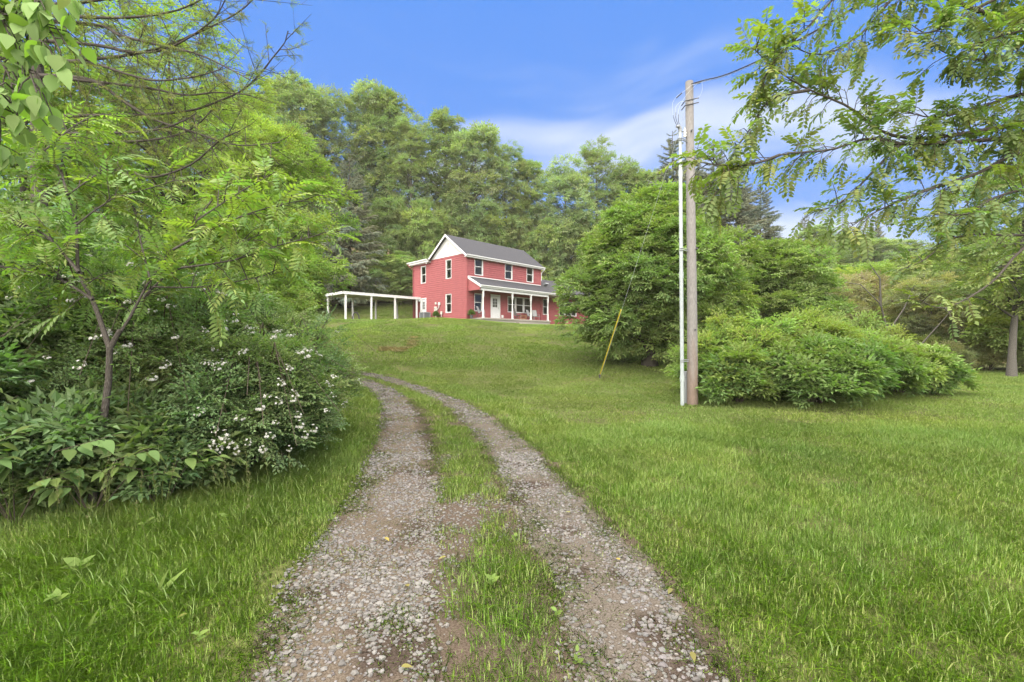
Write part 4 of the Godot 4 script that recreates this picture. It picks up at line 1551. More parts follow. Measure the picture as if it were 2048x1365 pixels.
# trunk and limbs as one mesh each, foliage as sprays in clumps round the limb ends
# p: height, r (crown radius), cb (crown base as a share of the height), puffs, each (sprays a clump), size (of a spray), kind, tint, flat, bark, lean, trunk_r
func tree(called: String, base: Vector3, label: String, group: String, seed_: int, p: Dictionary, category := "tree") -> Node3D:
	var o := thing(called, base, label, category, group)
	rng.seed = seed_
	var h: float = p.height
	var r: float = p.r
	var cb: float = p.get("cb", 0.25)
	var bark: Material = p.get("bark", M.bark)
	var tr: float = p.get("trunk_r", h * 0.014)
	var lean: Vector3 = p.get("lean", Vector3(R(-0.04, 0.04), 0, R(-0.04, 0.04)))
	var spine := []
	var rad := []
	var top_share: float = p.get("trunk_top", 0.9)
	for k in 9:
		var t := k / 8.0
		spine.append(Vector3(lean.x * h * t + 0.012 * h * sin(t * 5.0 + seed_), h * top_share * t - 0.15, lean.z * h * t + 0.010 * h * sin(t * 4.0 + seed_ * 2)))
		rad.append(tr * (1.0 - 0.85 * t) * (1.35 if k == 0 else 1.0))
	var lb := MB.new()
	lb.tube(spine, rad, 8)
	var xf := [[], [], []]
	var tint := [[], [], []]
	var cy := h * (cb + 1.0) * 0.5
	var ch := h * (1.0 - cb) * 0.5
	var puffs: int = p.puffs
	var each: int = p.each
	var size: float = p.size
	var pr: float = p.get("puff_r", 0.34) * minf(r, ch)
	var flat: float = p.get("flat", 0.65)
	var base_tint: Color = p.tint
	var shape: float = p.get("shape", 1.0)
	for k in puffs:
		# even spread over the crown by a golden-angle spiral, shaken
		var u := (k + 0.5) / puffs
		var yy := 1.0 - 2.0 * u + R(-0.12, 0.12)
		yy = clampf(yy, -0.98, 0.98)
		var an := k * 2.39996 + R(-0.5, 0.5) + seed_
		var rr := sqrt(1.0 - yy * yy) * R(0.45, 1.0)
		if yy < 0.0: rr *= lerpf(1.0, 1.15, -yy) * shape
		rr = minf(rr, 1.0)
		var out := R(0.72, 1.08)
		var c := Vector3(cos(an) * rr * (r - pr * 0.6) * out, cy + yy * (ch - pr * 0.5) * R(0.85, 1.05), sin(an) * rr * (r - pr * 0.6) * out)
		c += Vector3(lean.x, 0, lean.z) * c.y
		# a limb from the trunk to the clump
		var ty := clampf(c.y - R(0.25, 0.55) * Vector2(c.x, c.z).length() - 0.04 * h, h * 0.12, h * top_share * 0.97)
		var f := clampf((ty + 0.15) / (h * top_share) * 8.0, 0.0, 7.999)
		var s: Vector3 = spine[int(f)].lerp(spine[int(f) + 1], f - int(f))
		var sr: float = lerpf(rad[int(f)], rad[int(f) + 1], f - int(f)) * 0.5
		if p.get("limbs", true):
			var mid := s.lerp(c, 0.5) + Vector3(R(-0.1, 0.1), R(0.0, 0.14), R(-0.1, 0.1)) * s.distance_to(c)
			lb.tube([s, s.lerp(mid, 0.6) + Vector3(0, 0.02, 0), mid, c], [sr, sr * 0.75, sr * 0.5, sr * 0.15], 5, false)
		var ptint := shade(base_tint, p.get("vary", 0.16))
		var v := rng.randi() % 3
		var ps := R(0.7, 1.25)
		xf[v].append(Transform3D(Basis(Vector3.UP, R(0, TAU)).scaled(Vector3(ps, ps * R(0.85, 1.15), ps)), c))
		tint[v].append(ptint)
	part(lb.mesh(bark), "trunk", o)
	var crown := Node3D.new()
	crown.name = "crown"
	o.add_child(crown)
	var kind: String = p.get("kind", "broad")
	for v in 3:
		many(clump(kind, each, pr, size, flat, p.get("rise", 0.15), M.leaf_dense if kind == "dense" else M.leaf), "foliage", crown, xf[v], tint[v])
	return o

func conifer(called: String, base: Vector3, label: String, group: String, seed_: int, h: float, r: float, tint_: Color, cb := 0.08, size := 1.1, ragged := 0.2) -> Node3D:
	var o := thing(called, base, label, "tree", group)
	rng.seed = seed_
	var tk := MB.new()
	tk.tube([Vector3(0, -0.3, 0), Vector3(0.1, h * 0.5, 0), Vector3(0, h, 0)], [h * 0.014, h * 0.008, 0.02], 7)
	var lb := tk
	# three branches with their needles, one unit long, hung in whorls
	var xf := [[], [], []]
	var tint := [[], [], []]
	var br := []
	for k in 3:
		var mb := MB.new()
		var pt := []
		for i in 6:
			var q := i / 5.0
			pt.append(Vector3(0.05 * sin(q * 4.0 + k), q, -0.42 * q + 0.34 * q * q))
		mb.col = Color(0.8, 0.6, 0.6)
		mb.tube(pt, [0.014, 0.012, 0.010, 0.008, 0.006, 0.002], 4, false)
		for i in 26:
			var q := lerpf(0.15, 1.0, (i + 0.5) / 26.0)
			var f := q * 4.999
			var pos: Vector3 = pt[int(f)].lerp(pt[int(f) + 1], f - int(f))
			var dd := Vector3(R(-1.0, 1.0), 0.75, R(-0.7, 0.0)).normalized()
			mb.add(spray.needle[rng.randi() % 2], Transform3D(facing(dd, Vector3(0, 0, 1)).scaled(Vector3.ONE * R(0.26, 0.40) * (1.15 - 0.5 * q)), pos), shade(Color(1, 1, 1), 0.25))
		br.append(mb.mesh(M.needle, true))
	var y := h * cb
	while y < h * 0.985:
		var t := (y - h * cb) / (h * (1.0 - cb))
		var ln0 := r * pow(1.0 - t, 0.85) + 0.25
		for k in 9:
			if R(0, 1) < ragged: continue
			var a := R(0, TAU)
			var ln := ln0 * R(0.65, 1.12)
			var dir := Vector3(cos(a), lerpf(-0.12, 0.55, t) + R(-0.1, 0.1), sin(a))
			var v := rng.randi() % 3
			xf[v].append(Transform3D(facing(dir).scaled(Vector3(1, 1, 1) * ln), Vector3(0, y + R(-0.3, 0.3), 0)))
			tint[v].append(shade(tint_, 0.22))
		y += lerpf(0.75, 0.45, t) * h / 22.0
	part(lb.mesh(M.bark), "trunk", o)
	var crown := Node3D.new()
	crown.name = "crown"
	o.add_child(crown)
	for v in 3: many(br[v], "foliage", crown, xf[v], tint[v])
	return o

func again(src: Node3D, called: String, where: Vector3, turn: float, sc: Vector3, label: String) -> Node3D:
	var q: Node3D = src.duplicate()
	q.name = numbered(called)
	add_child(q)
	q.position = where
	q.rotation.y = turn
	q.scale = sc
	q.set_meta("label", label)
	return q

# a mounded bush: leafy shell over many thin stems
func bush(called: String, x: float, d: float, label: String, group: String, seed_: int, r: float, h: float, n: int, size: float, kind: String, tint_: Color, low := 0.0, squash := 1.0) -> Node3D:
	var base := on_ground(x, d)
	var o := thing(called, base, label, "bush", group)
	rng.seed = seed_
	var st := MB.new()
	for k in 16:
		var a := R(0, TAU)
		var q := R(0.3, 0.85)
		var e := Vector3(cos(a) * r * q, h * R(0.5, 0.88), sin(a) * r * q)
		st.tube([Vector3(cos(a) * 0.08 * r, -0.05, sin(a) * 0.08 * r), e * Vector3(0.35, 0.55, 0.35), e], [0.016, 0.012, 0.005], 4, false)
	part(st.mesh(M.twig), "stem", o)
	var xf := [[], [], []]
	var tint := [[], [], []]
	var f := FastNoiseLite.new()
	f.seed = seed_
	f.frequency = 0.9
	var each := 26
	var lr := 0.30 * minf(r, h * 0.6)
	for k in n / each:
		var u := (k + 0.5) / (n / each)
		var yy := lerpf(0.98, -0.45, u) + R(-0.08, 0.08)
		var an := k * 2.39996 + R(-0.4, 0.4)
		var rr := sqrt(maxf(1.0 - yy * yy, 0.05))
		var dr := Vector3(cos(an) * rr, yy, sin(an) * rr)
		var lump := 1.0 + 0.60 * f.get_noise_3d(dr.x * 2.2, dr.y * 2.2, dr.z * 2.2) + 0.2 * f.get_noise_3d(dr.x * 6.0, dr.y * 6.0, dr.z * 6.0)
		var q := lump * (1.0 - 0.30 * pow(R(0, 1), 1.6))
		var pos := Vector3(dr.x * (r - lr * 0.7) * q, h * 0.42 + dr.y * (h * 0.58 - lr * 0.6) * q, dr.z * (r - lr * 0.7) * q * squash)
		pos.y = maxf(pos.y, low + lr * 0.45)
		var v := rng.randi() % 3
		var ps := R(0.75, 1.3)
		xf[v].append(Transform3D(Basis(Vector3.UP, R(0, TAU)).scaled(Vector3(ps, ps * R(0.8, 1.2), ps)), pos))
		tint[v].append(shade(tint_, 0.2))
	var crown := Node3D.new()
	crown.name = "crown"
	o.add_child(crown)
	for v in 3: many(clump(kind, each, lr, size, 0.85, 0.3, M.leaf if kind == "fine" else M.leaf_dense), "foliage", crown, xf[v], tint[v])
	return o

# ---------------------------------------------------------------- the woods behind the house
func build_forest() -> void:
	var pale := Color(0.318, 0.380, 0.227)  # distance haze is put into these woodland tints as paler, greyer green
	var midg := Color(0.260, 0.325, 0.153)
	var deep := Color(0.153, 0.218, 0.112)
	# [pixel x of the trunk, pixel y of the top, depth, crown radius, kind, label]
	var src := {}
	var rows := [
		[592, 135, 60.0, 6.0, 0, "tall pale green tree of the woods beyond the carport's outer end"],
		[655, 158, 64.0, 5.6, 1, "tall feathery tree behind the drooping spruce"],
		[735, 160, 68.0, 5.4, 0, "tallest pale crown above the spruce behind the house"],
		[790, 180, 66.0, 5.2, 2, "rounded tall tree above the back wing of the house"],
		[822, 235, 62.0, 4.6, 1, "fine leaved tree beside the pale crown behind the back wing"],
		[885, 212, 66.0, 5.4, 2, "tall tree rising straight above the house ridge"],
		[945, 240, 64.0, 5.2, 0, "pale tree with a forked dark limb above the roof"],
		[1005, 275, 66.0, 5.0, 1, "thin crowned tree showing sky above the roof middle"],
		[1060, 318, 68.0, 5.0, 2, "lower wooded crown above the far end of the main roof"],
		[1120, 322, 64.0, 5.0, 0, "pale tree behind the house wing with sky between its limbs"],
		[1190, 285, 66.0, 5.2, 1, "tall sparse tree behind the broad lawn tree"],
		[1240, 325, 70.0, 5.0, 2, "wooded crown far behind the broad lawn tree top"],
		[1295, 330, 72.0, 5.0, 0, "pale crown between the lawn tree and the dark conifers"],
		[548, 190, 66.0, 6.5, 2, "large deep green tree behind the yellow green ash"],
		[480, 170, 70.0, 6.5, 0, "pale tall tree far behind the bare larch limbs"],
		[400, 160, 64.0, 6.5, 1, "fine leaved tall tree behind the larch"],
		[300, 180, 60.0, 6.0, 2, "deep green tall tree far behind the sapling"],
		[180, 200, 55.0, 6.0, 0, "pale tall tree far behind the flowering thicket"],
	]
	var k := 0
	for q in rows:
		var d: float = q[2]
		var x: float = (q[0] - 1024.0) / FOCAL * d
		var g := ground_y(x, d)
		var top: float = EYE - (q[1] - 682.5) / FOCAL * d
		var h := top - g
		var base := on_ground(x, d)
		var kind: int = q[4]
		var key := str(kind) + ("b" if k % 2 == 1 else "a")
		if not src.has(key):
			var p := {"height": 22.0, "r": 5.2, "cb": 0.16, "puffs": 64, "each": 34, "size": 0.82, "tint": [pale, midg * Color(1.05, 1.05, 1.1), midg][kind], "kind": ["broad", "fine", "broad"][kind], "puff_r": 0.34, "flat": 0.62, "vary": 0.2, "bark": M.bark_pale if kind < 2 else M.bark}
			if kind == 1:
				p.puffs = 50
				p.each = 30
				p.size = 0.95
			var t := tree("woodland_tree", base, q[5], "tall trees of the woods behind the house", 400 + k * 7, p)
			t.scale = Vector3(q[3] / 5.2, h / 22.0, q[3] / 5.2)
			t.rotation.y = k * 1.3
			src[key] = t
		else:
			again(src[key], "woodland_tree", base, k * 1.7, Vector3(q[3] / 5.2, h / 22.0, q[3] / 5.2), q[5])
		k += 1
	# lower storey along the edge of the lawn: layered bright foliage
	var low := [
		[575, 470, 47.0, 3.6, "low bright tree at the wood edge past the carport's outer end"],
		[615, 505, 52.0, 3.0, "layered bright understory tree behind the carport's outer end"],
		[655, 540, 54.0, 2.6, "small layered tree behind the carport roof"],
		[752, 500, 54.0, 3.2, "layered green tree behind the carport middle"],
		[800, 500, 55.0, 3.2, "layered green tree touching the house back corner"],
		[770, 380, 58.0, 3.8, "mid height bright tree between the spruce and gable"],
		[845, 395, 58.0, 3.8, "mid height tree close behind the gable eave"],
		[905, 380, 62.0, 3.8, "mid height tree directly above the gable peak"],
		[975, 400, 63.0, 4.0, "mid height tree behind the middle of the ridge"],
		[1040, 420, 64.0, 4.0, "mid height tree behind the far end of the roof ridge"],
		[1095, 430, 62.0, 4.0, "dark mid height tree between the main roof end and lawn tree"],
		[1150, 400, 62.0, 4.0, "mid height tree behind the wing roof"],
		[1215, 420, 60.0, 4.2, "mid height tree filling behind the lawn tree"],
		[520, 430, 46.0, 3.8, "low dense tree behind the ash beside the carport"],
		[450, 440, 44.0, 4.0, "low dense tree deep behind the flowering rose"],
		[340, 430, 42.0, 4.0, "low dense tree behind the sapling crown"],
		[230, 420, 40.0, 4.0, "low dense tree behind the sapling trunk"],
		[100, 420, 38.0, 4.0, "low dense tree behind the rose thicket"],
	]
	var ps := {"height": 9.0, "r": 3.6, "cb": 0.04, "puffs": 46, "each": 30, "size": 0.62, "tint": Color(0.286, 0.370, 0.150), "kind": "broad", "puff_r": 0.36, "flat": 0.34, "rise": 0.0, "shape": 1.15, "vary": 0.24}
	var a: Node3D
	var b: Node3D
	for i in low.size():
		var q: Array = low[i]
		var x: float = (q[0] - 1024.0) / FOCAL * q[2]
		var g := ground_y(x, q[2])
		var h: float = EYE - (q[1] - 682.5) / FOCAL * q[2] - g
		var sc := Vector3(q[3] / 3.6, h / 9.0, q[3] / 3.6)
		if i == 0:
			a = tree("understory_tree", on_ground(x, q[2]), q[4], "understory trees at the wood edge", 520, ps)
			a.scale = sc
		elif i == 1:
			ps.tint = midg
			b = tree("understory_tree", on_ground(x, q[2]), q[4], "understory trees at the wood edge", 533, ps)
			b.scale = sc
		else:
			again(a if i % 2 == 0 else b, "understory_tree", on_ground(x, q[2]), i * 1.1, sc, q[4])
	# drooping spruces beside the carport, dark conifers right of the pole
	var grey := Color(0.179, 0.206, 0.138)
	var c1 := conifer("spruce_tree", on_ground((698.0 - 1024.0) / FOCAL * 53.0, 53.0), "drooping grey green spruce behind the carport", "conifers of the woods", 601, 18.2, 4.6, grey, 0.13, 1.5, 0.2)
	var con := [
		[1345, 262, 50.0, 5.4, "dark conifer showing beside the conduit head"],
		[1428, 285, 50.0, 5.8, "tallest dark conifer behind the utility pole and walnut leaves"],
		[1390, 300, 56.0, 5.0, "dark conifer half behind the utility pole"],
		[1475, 320, 50.0, 5.0, "lower ragged conifer beside the tallest dark one"],
		[1522, 365, 54.0, 4.8, "smaller ragged conifer ending the dark group"],
		[640, 300, 62.0, 4.4, "dark spruce deep in the woods behind the drooping one"],
		[1752, 425, 88.0, 3.2, "pointed far conifer on the distant skyline"],
		[1690, 440, 92.0, 3.4, "distant dark conifer on the low skyline"],
		[1610, 425, 84.0, 4.0, "far grey conifer beyond the small lawn tree"],
	]
	for i in con.size():
		var q: Array = con[i]
		var x: float = (q[0] - 1024.0) / FOCAL * q[2]
		var h: float = EYE - (q[1] - 682.5) / FOCAL * q[2] - ground_y(x, q[2])
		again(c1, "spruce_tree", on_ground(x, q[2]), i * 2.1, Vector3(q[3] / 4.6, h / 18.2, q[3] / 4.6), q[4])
	# far trees to the right, on the low ridge
	var far := [
		[1560, 470, 70.0, 5.0], [1630, 450, 76.0, 5.2], [1700, 462, 80.0, 5.4], [1760, 470, 74.0, 5.2], [1830, 478, 82.0, 5.6], [1890, 492, 76.0, 5.6], [1960, 470, 72.0, 5.6], [2040, 440, 66.0, 5.8], [2110, 420, 64.0, 6.0],
		[1580, 530, 50.0, 4.2], [1650, 540, 46.0, 4.2], [1725, 530, 48.0, 4.4], [1800, 545, 50.0, 4.4], [1880, 530, 48.0, 4.6], [1960, 520, 46.0, 4.8], [2050, 480, 44.0, 5.0],
	]
	var names_far := ["far tree behind the small lawn tree", "far tree on the ridge beside the grey conifer", "far tree on the ridge under pale cloud", "far ridge tree with a rounded top", "far ridge tree above the pale thicket", "far ridge tree seen through hanging leaves", "far ridge tree behind the hanging twigs", "far tree behind the leaning trunk", "far tall tree past the leaning trunk",
		"middle distance tree behind the small lawn tree", "yellowish middle distance tree past the lawn tree", "pale middle distance tree over the thicket", "hazy middle distance tree behind the grey branches", "middle distance tree under the hanging leaves", "middle distance tree by the lawn end", "middle distance tree behind the leaning trunk"]
	for i in far.size():
		var q: Array = far[i]
		var x: float = (q[0] - 1024.0) / FOCAL * q[2]
		var h: float = maxf(EYE - (q[1] - 682.5) / FOCAL * q[2] - ground_y(x, q[2]), 4.0)
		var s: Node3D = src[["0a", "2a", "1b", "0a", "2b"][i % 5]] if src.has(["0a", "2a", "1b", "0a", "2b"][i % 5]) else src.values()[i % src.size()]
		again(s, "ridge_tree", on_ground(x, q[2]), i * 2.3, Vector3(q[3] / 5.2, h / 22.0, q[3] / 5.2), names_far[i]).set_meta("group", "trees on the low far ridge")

# ---------------------------------------------------------------- trees and shrubs on the lawn
func build_lawn_trees() -> void:
	var big := on_ground(5.9, 19.4)
	tree("lawn_tree", big, "broad dense green tree with dark skirt standing on the lawn before the house wing", "", 701,
		{"height": 7.3, "r": 4.15, "cb": 0.06, "puffs": 110, "each": 70, "size": 0.40, "tint": Color(0.249, 0.330, 0.114), "kind": "dense", "puff_r": 0.29, "flat": 0.7, "trunk_r": 0.30, "trunk_top": 0.75, "vary": 0.16, "lean": Vector3(0.0, 0, 0.0), "shape": 1.08})
	var sm := on_ground(12.9, 22.0)
	tree("lawn_tree", sm, "smaller rounded tree behind the mounded shrubs by the pole", "", 711,
		{"height": 6.2, "r": 3.2, "cb": 0.0, "puffs": 76, "each": 60, "size": 0.38, "tint": Color(0.249, 0.325, 0.117), "kind": "dense", "puff_r": 0.32, "flat": 0.6, "vary": 0.2, "shape": 1.1})
	# mounded shrubs beside the pole
	var g := "mounded green shrubs beside the utility pole"
	var gr := Color(0.196, 0.275, 0.088)
	var ye := Color(0.281, 0.360, 0.114)
	bush("mound_shrub", 5.55, 11.2, "dark leafy mound shrub touching the utility pole", g, 721, 1.15, 1.30, 1300, 0.34, "dense", gr)
	bush("mound_shrub", 7.25, 10.9, "wide dark fronted mound shrub, second from the pole", g, 722, 1.40, 1.42, 1600, 0.34, "dense", gr)
	bush("mound_shrub", 6.2, 12.5, "yellow green topped shrub behind the dark front mound by the pole", g, 723, 1.5, 2.05, 1700, 0.40, "fine", ye)
	bush("mound_shrub", 8.2, 12.6, "tall yellow green shrub behind the wide dark mound", g, 727, 1.5, 2.15, 1700, 0.40, "fine", ye)
	bush("mound_shrub", 9.3, 12.3, "mound shrub with drooping side, third from the pole", g, 724, 1.40, 1.45, 1600, 0.34, "dense", gr)
	bush("mound_shrub", 11.2, 13.2, "last mound shrub sloping down to the open lawn", g, 725, 1.35, 1.35, 1400, 0.35, "dense", Color(0.223, 0.300, 0.098))
	bush("mound_shrub", 10.3, 14.6, "yellow green shrub behind the drooping mounds", g, 726, 1.9, 2.05, 1700, 0.42, "fine", ye)
	# pale thicket and trees at the far end of the lawn
	var pale := Color(0.358, 0.359, 0.221)
	var th := [[17.2, 26.0, 3.2, 5.6, "pale feathery small tree beyond the mound shrubs"], [20.5, 29.0, 3.4, 6.2, "pale brownish small tree with grey leaning branches"], [23.0, 25.0, 3.0, 5.2, "pale green thicket tree at the lawn end"], [14.8, 28.0, 3.0, 5.6, "pale tree between the small lawn tree and thicket"], [26.0, 27.0, 3.4, 7.0, "green tree behind the leaning grey trunk"], [19.5, 34.0, 3.6, 7.0, "pale tree in the second row behind the thicket"], [24.0, 36.0, 3.8, 7.6, "green tree in the second row behind the thicket"], [16.0, 36.0, 3.6, 7.4, "green tree behind the small lawn tree and thicket"], [29.0, 36.0, 3.8, 8.0, "green tree in the second row behind the leaning trunk"], [24.5, 21.0, 2.6, 4.2, "bright leafy tree before the grey leaning trunk"]]
	for i in th.size():
		var q: Array = th[i]
		tree("thicket_tree", on_ground(q[0], q[1]), q[4], "trees at the far end of the lawn", 740 + i * 3,
			{"height": q[3], "r": q[2], "cb": 0.10, "puffs": 36, "each": 46, "size": 0.5, "tint": [pale, Color(0.401, 0.349, 0.263), pale, Color(0.286, 0.324, 0.161), Color(0.257, 0.312, 0.139), Color(0.316, 0.384, 0.120)][mini(i, 5)], "kind": "fine" if i < 4 else "broad", "puff_r": 0.36, "flat": 0.55, "bark": M.bark_pale, "trunk_r": 0.09, "vary": 0.2})
	var es := [[15.5, 24.0, 1.7, "low shrub at the lawn edge behind the last mound"], [18.0, 23.2, 1.5, "low reddish stemmed shrub at the lawn end"], [20.8, 23.6, 1.9, "loose low shrub below the pale trees"], [23.5, 22.6, 1.6, "low shrub before the leaning trunk"], [26.5, 23.0, 2.2, "shaded shrub under the leaning trunked tree"], [13.0, 25.5, 1.9, "shaded shrub under the small lawn tree"], [16.6, 21.6, 1.3, "pale loose shrub in front of the lawn edge row"], [19.4, 21.4, 1.25, "pale loose shrub beside the open lawn end"], [22.0, 25.0, 2.4, "tall loose shrub filling behind the low ones"]]
	for i in es.size():
		var q: Array = es[i]
		bush("edge_shrub", q[0], q[1], q[3], "low shrubs along the lawn end", 770 + i, 1.6, q[2], 900, 0.40, "fine", [Color(0.265, 0.300, 0.130), Color(0.297, 0.300, 0.156), Color(0.233, 0.290, 0.111)][i % 3])
	# leaning grey trunk at the right edge with its own crown
	var lt := at(2028, 755, 18.8)
	lt.y = ground_y(lt.x, 18.8)
	tree("leaning_tree", lt, "grey trunked tree standing alone at the end of the lawn", "", 790,
		{"height": 9.5, "r": 3.6, "cb": 0.22, "puffs": 34, "each": 40, "size": 0.5, "tint": Color(0.272, 0.336, 0.131), "kind": "broad", "trunk_r": 0.15, "bark": M.bark_pale, "flat": 0.45, "lean": Vector3(0.05, 0, 0.0)})
	# bare grey boughs in the thicket
	var bb := thing("bare_boughs", on_ground(18.6, 21.5), "bare grey leaning boughs in the pale thicket", "branch")
	var m := MB.new()
	var b0 := on_ground(18.6, 21.5)
	for q in [[[0, 0, 0], [0.5, 1.2, 0.2], [1.4, 2.3, 0.3], [2.1, 3.0, 0.2]], [[0, 0, 0], [-0.6, 1.9, -0.3], [-1.0, 3.2, -0.2], [-2.2, 4.1, 0.1], [-3.6, 4.3, 0.0]], [[-0.6, 1.9, -0.3], [0.2, 3.0, -0.3], [0.6, 4.1, -0.2]], [[-1.0, 3.2, -0.2], [-1.2, 4.4, 0], [-1.7, 5.1, 0]]]:
		var pts := []
		var rad := []
		for i in q.size():
			pts.append(Vector3(q[i][0], q[i][1] - (0.1 if i == 0 else 0.0), q[i][2]))
			rad.append(lerpf(0.05, 0.012, float(i) / (q.size() - 1)))
		m.tube(pts, rad, 6)
	part(m.mesh(M.bark_pale), "bough", bb)

# twigs and compound leaves hung along given boughs
func dress(o: Node3D, boughs: Array, r0: float, leafs: Array, size: float, every: float, tint_: Color, most: int, spread: float, droop: float, bark: Material, start := 0.15, per := 3) -> void:
	var wood := MB.new()
	var spots := []
	for q in boughs:
		var cv := Curve3D.new()
		for i in q.size():
			var t: Vector3 = (q[mini(i + 1, q.size() - 1)] - q[maxi(i - 1, 0)]) / 6.0
			cv.add_point(q[i], -t, t)
		var ln := cv.get_baked_length()
		var n := maxi(int(ln / 0.18), 4)
		var pts := []
		var rad := []
		var r := r0 * clampf(ln / 3.0, 0.25, 1.0)
		for k in n + 1:
			pts.append(cv.sample_baked(ln * k / n, true))
			rad.append(lerpf(r, 0.004, pow(float(k) / n, 0.8)))
		wood.tube(pts, rad, 7, false)
		var s := ln * start
		while s < ln:
			var p := cv.sample_baked(s, true)
			var ahead := (cv.sample_baked(minf(s + 0.1, ln), true) - cv.sample_baked(maxf(s - 0.1, 0.0), true)).normalized()
			var dir := (ahead * R(0.4, 1.0) + rdir() * spread + Vector3(0, R(-0.5, 0.25), 0)).normalized()
			var tl := R(0.25, 0.8) * size * 1.6
			var e := p + dir * tl + Vector3(0, -droop * tl * 0.35, 0)
			wood.tube([p, p.lerp(e, 0.5) + Vector3(0, 0.03, 0), e], [0.006, 0.004, 0.0025], 4, false)
			for j in per:
				var b := p.lerp(e, lerpf(0.35, 1.0, (j + 0.5) / per))
				var ld := (dir + rdir() * 0.75 + Vector3(0, -droop, 0)).normalized()
				spots.append(Transform3D(facing(ld, Vector3.UP + rdir() * 0.4).scaled(Vector3.ONE * size * R(0.7, 1.2)), b))
			s += every * R(0.6, 1.4)
		for j in 2:
			var e: Vector3 = pts[-1]
			spots.append(Transform3D(facing((pts[-1] - pts[-2]).normalized() + rdir() * 0.5 + Vector3(0, -droop, 0)).scaled(Vector3.ONE * size * R(0.8, 1.2)), e))
	part(wood.mesh(bark), "bough", o, true)
	# the leaves nearest the camera one by one, the rest as foliage
	spots.sort_custom(func(a: Transform3D, b: Transform3D) -> bool: return a.origin.distance_squared_to(Vector3(0, EYE, 0)) < b.origin.distance_squared_to(Vector3(0, EYE, 0)))
	var own := []
	for m in leafs: own.append([])
	var mats := []
	for k in 4:
		var lm: StandardMaterial3D = M.leaf.duplicate()
		lm.albedo_color = shade(tint_, 0.3).linear_to_srgb()
		mats.append(lm)
	var xf := []
	var tint := []
	for m in leafs:
		xf.append([]); tint.append([])
	var made := 0
	for t in spots:
		var v := rng.randi() % leafs.size()
		var sx: float = 1024.0 + FOCAL * t.origin.x / maxf(-t.origin.z, 0.1)
		var sy: float = 682.5 - FOCAL * (t.origin.y - EYE) / maxf(-t.origin.z, 0.1)
		if made < most and sx > -20 and sx < 2068 and sy > -20 and sy < 1385:
			made += 1
			var l := part(leafs[v], "leaf", o)
			l.material_override = mats[rng.randi() % 4]
			l.transform = Transform3D(t.basis, t.origin - o.position)
		else:
			xf[v].append(t)
			tint[v].append(shade(tint_, 0.3))
	for v in leafs.size():
		if xf[v].size(): many(leafs[v], "foliage", o, xf[v], tint[v], true)

func pix(q: Array, d0: float, d1: float) -> Array:
	var out := []
	for i in q.size():
		out.append(at(q[i][0], q[i][1], lerpf(d0, d1, float(i) / (q.size() - 1))))
	return out

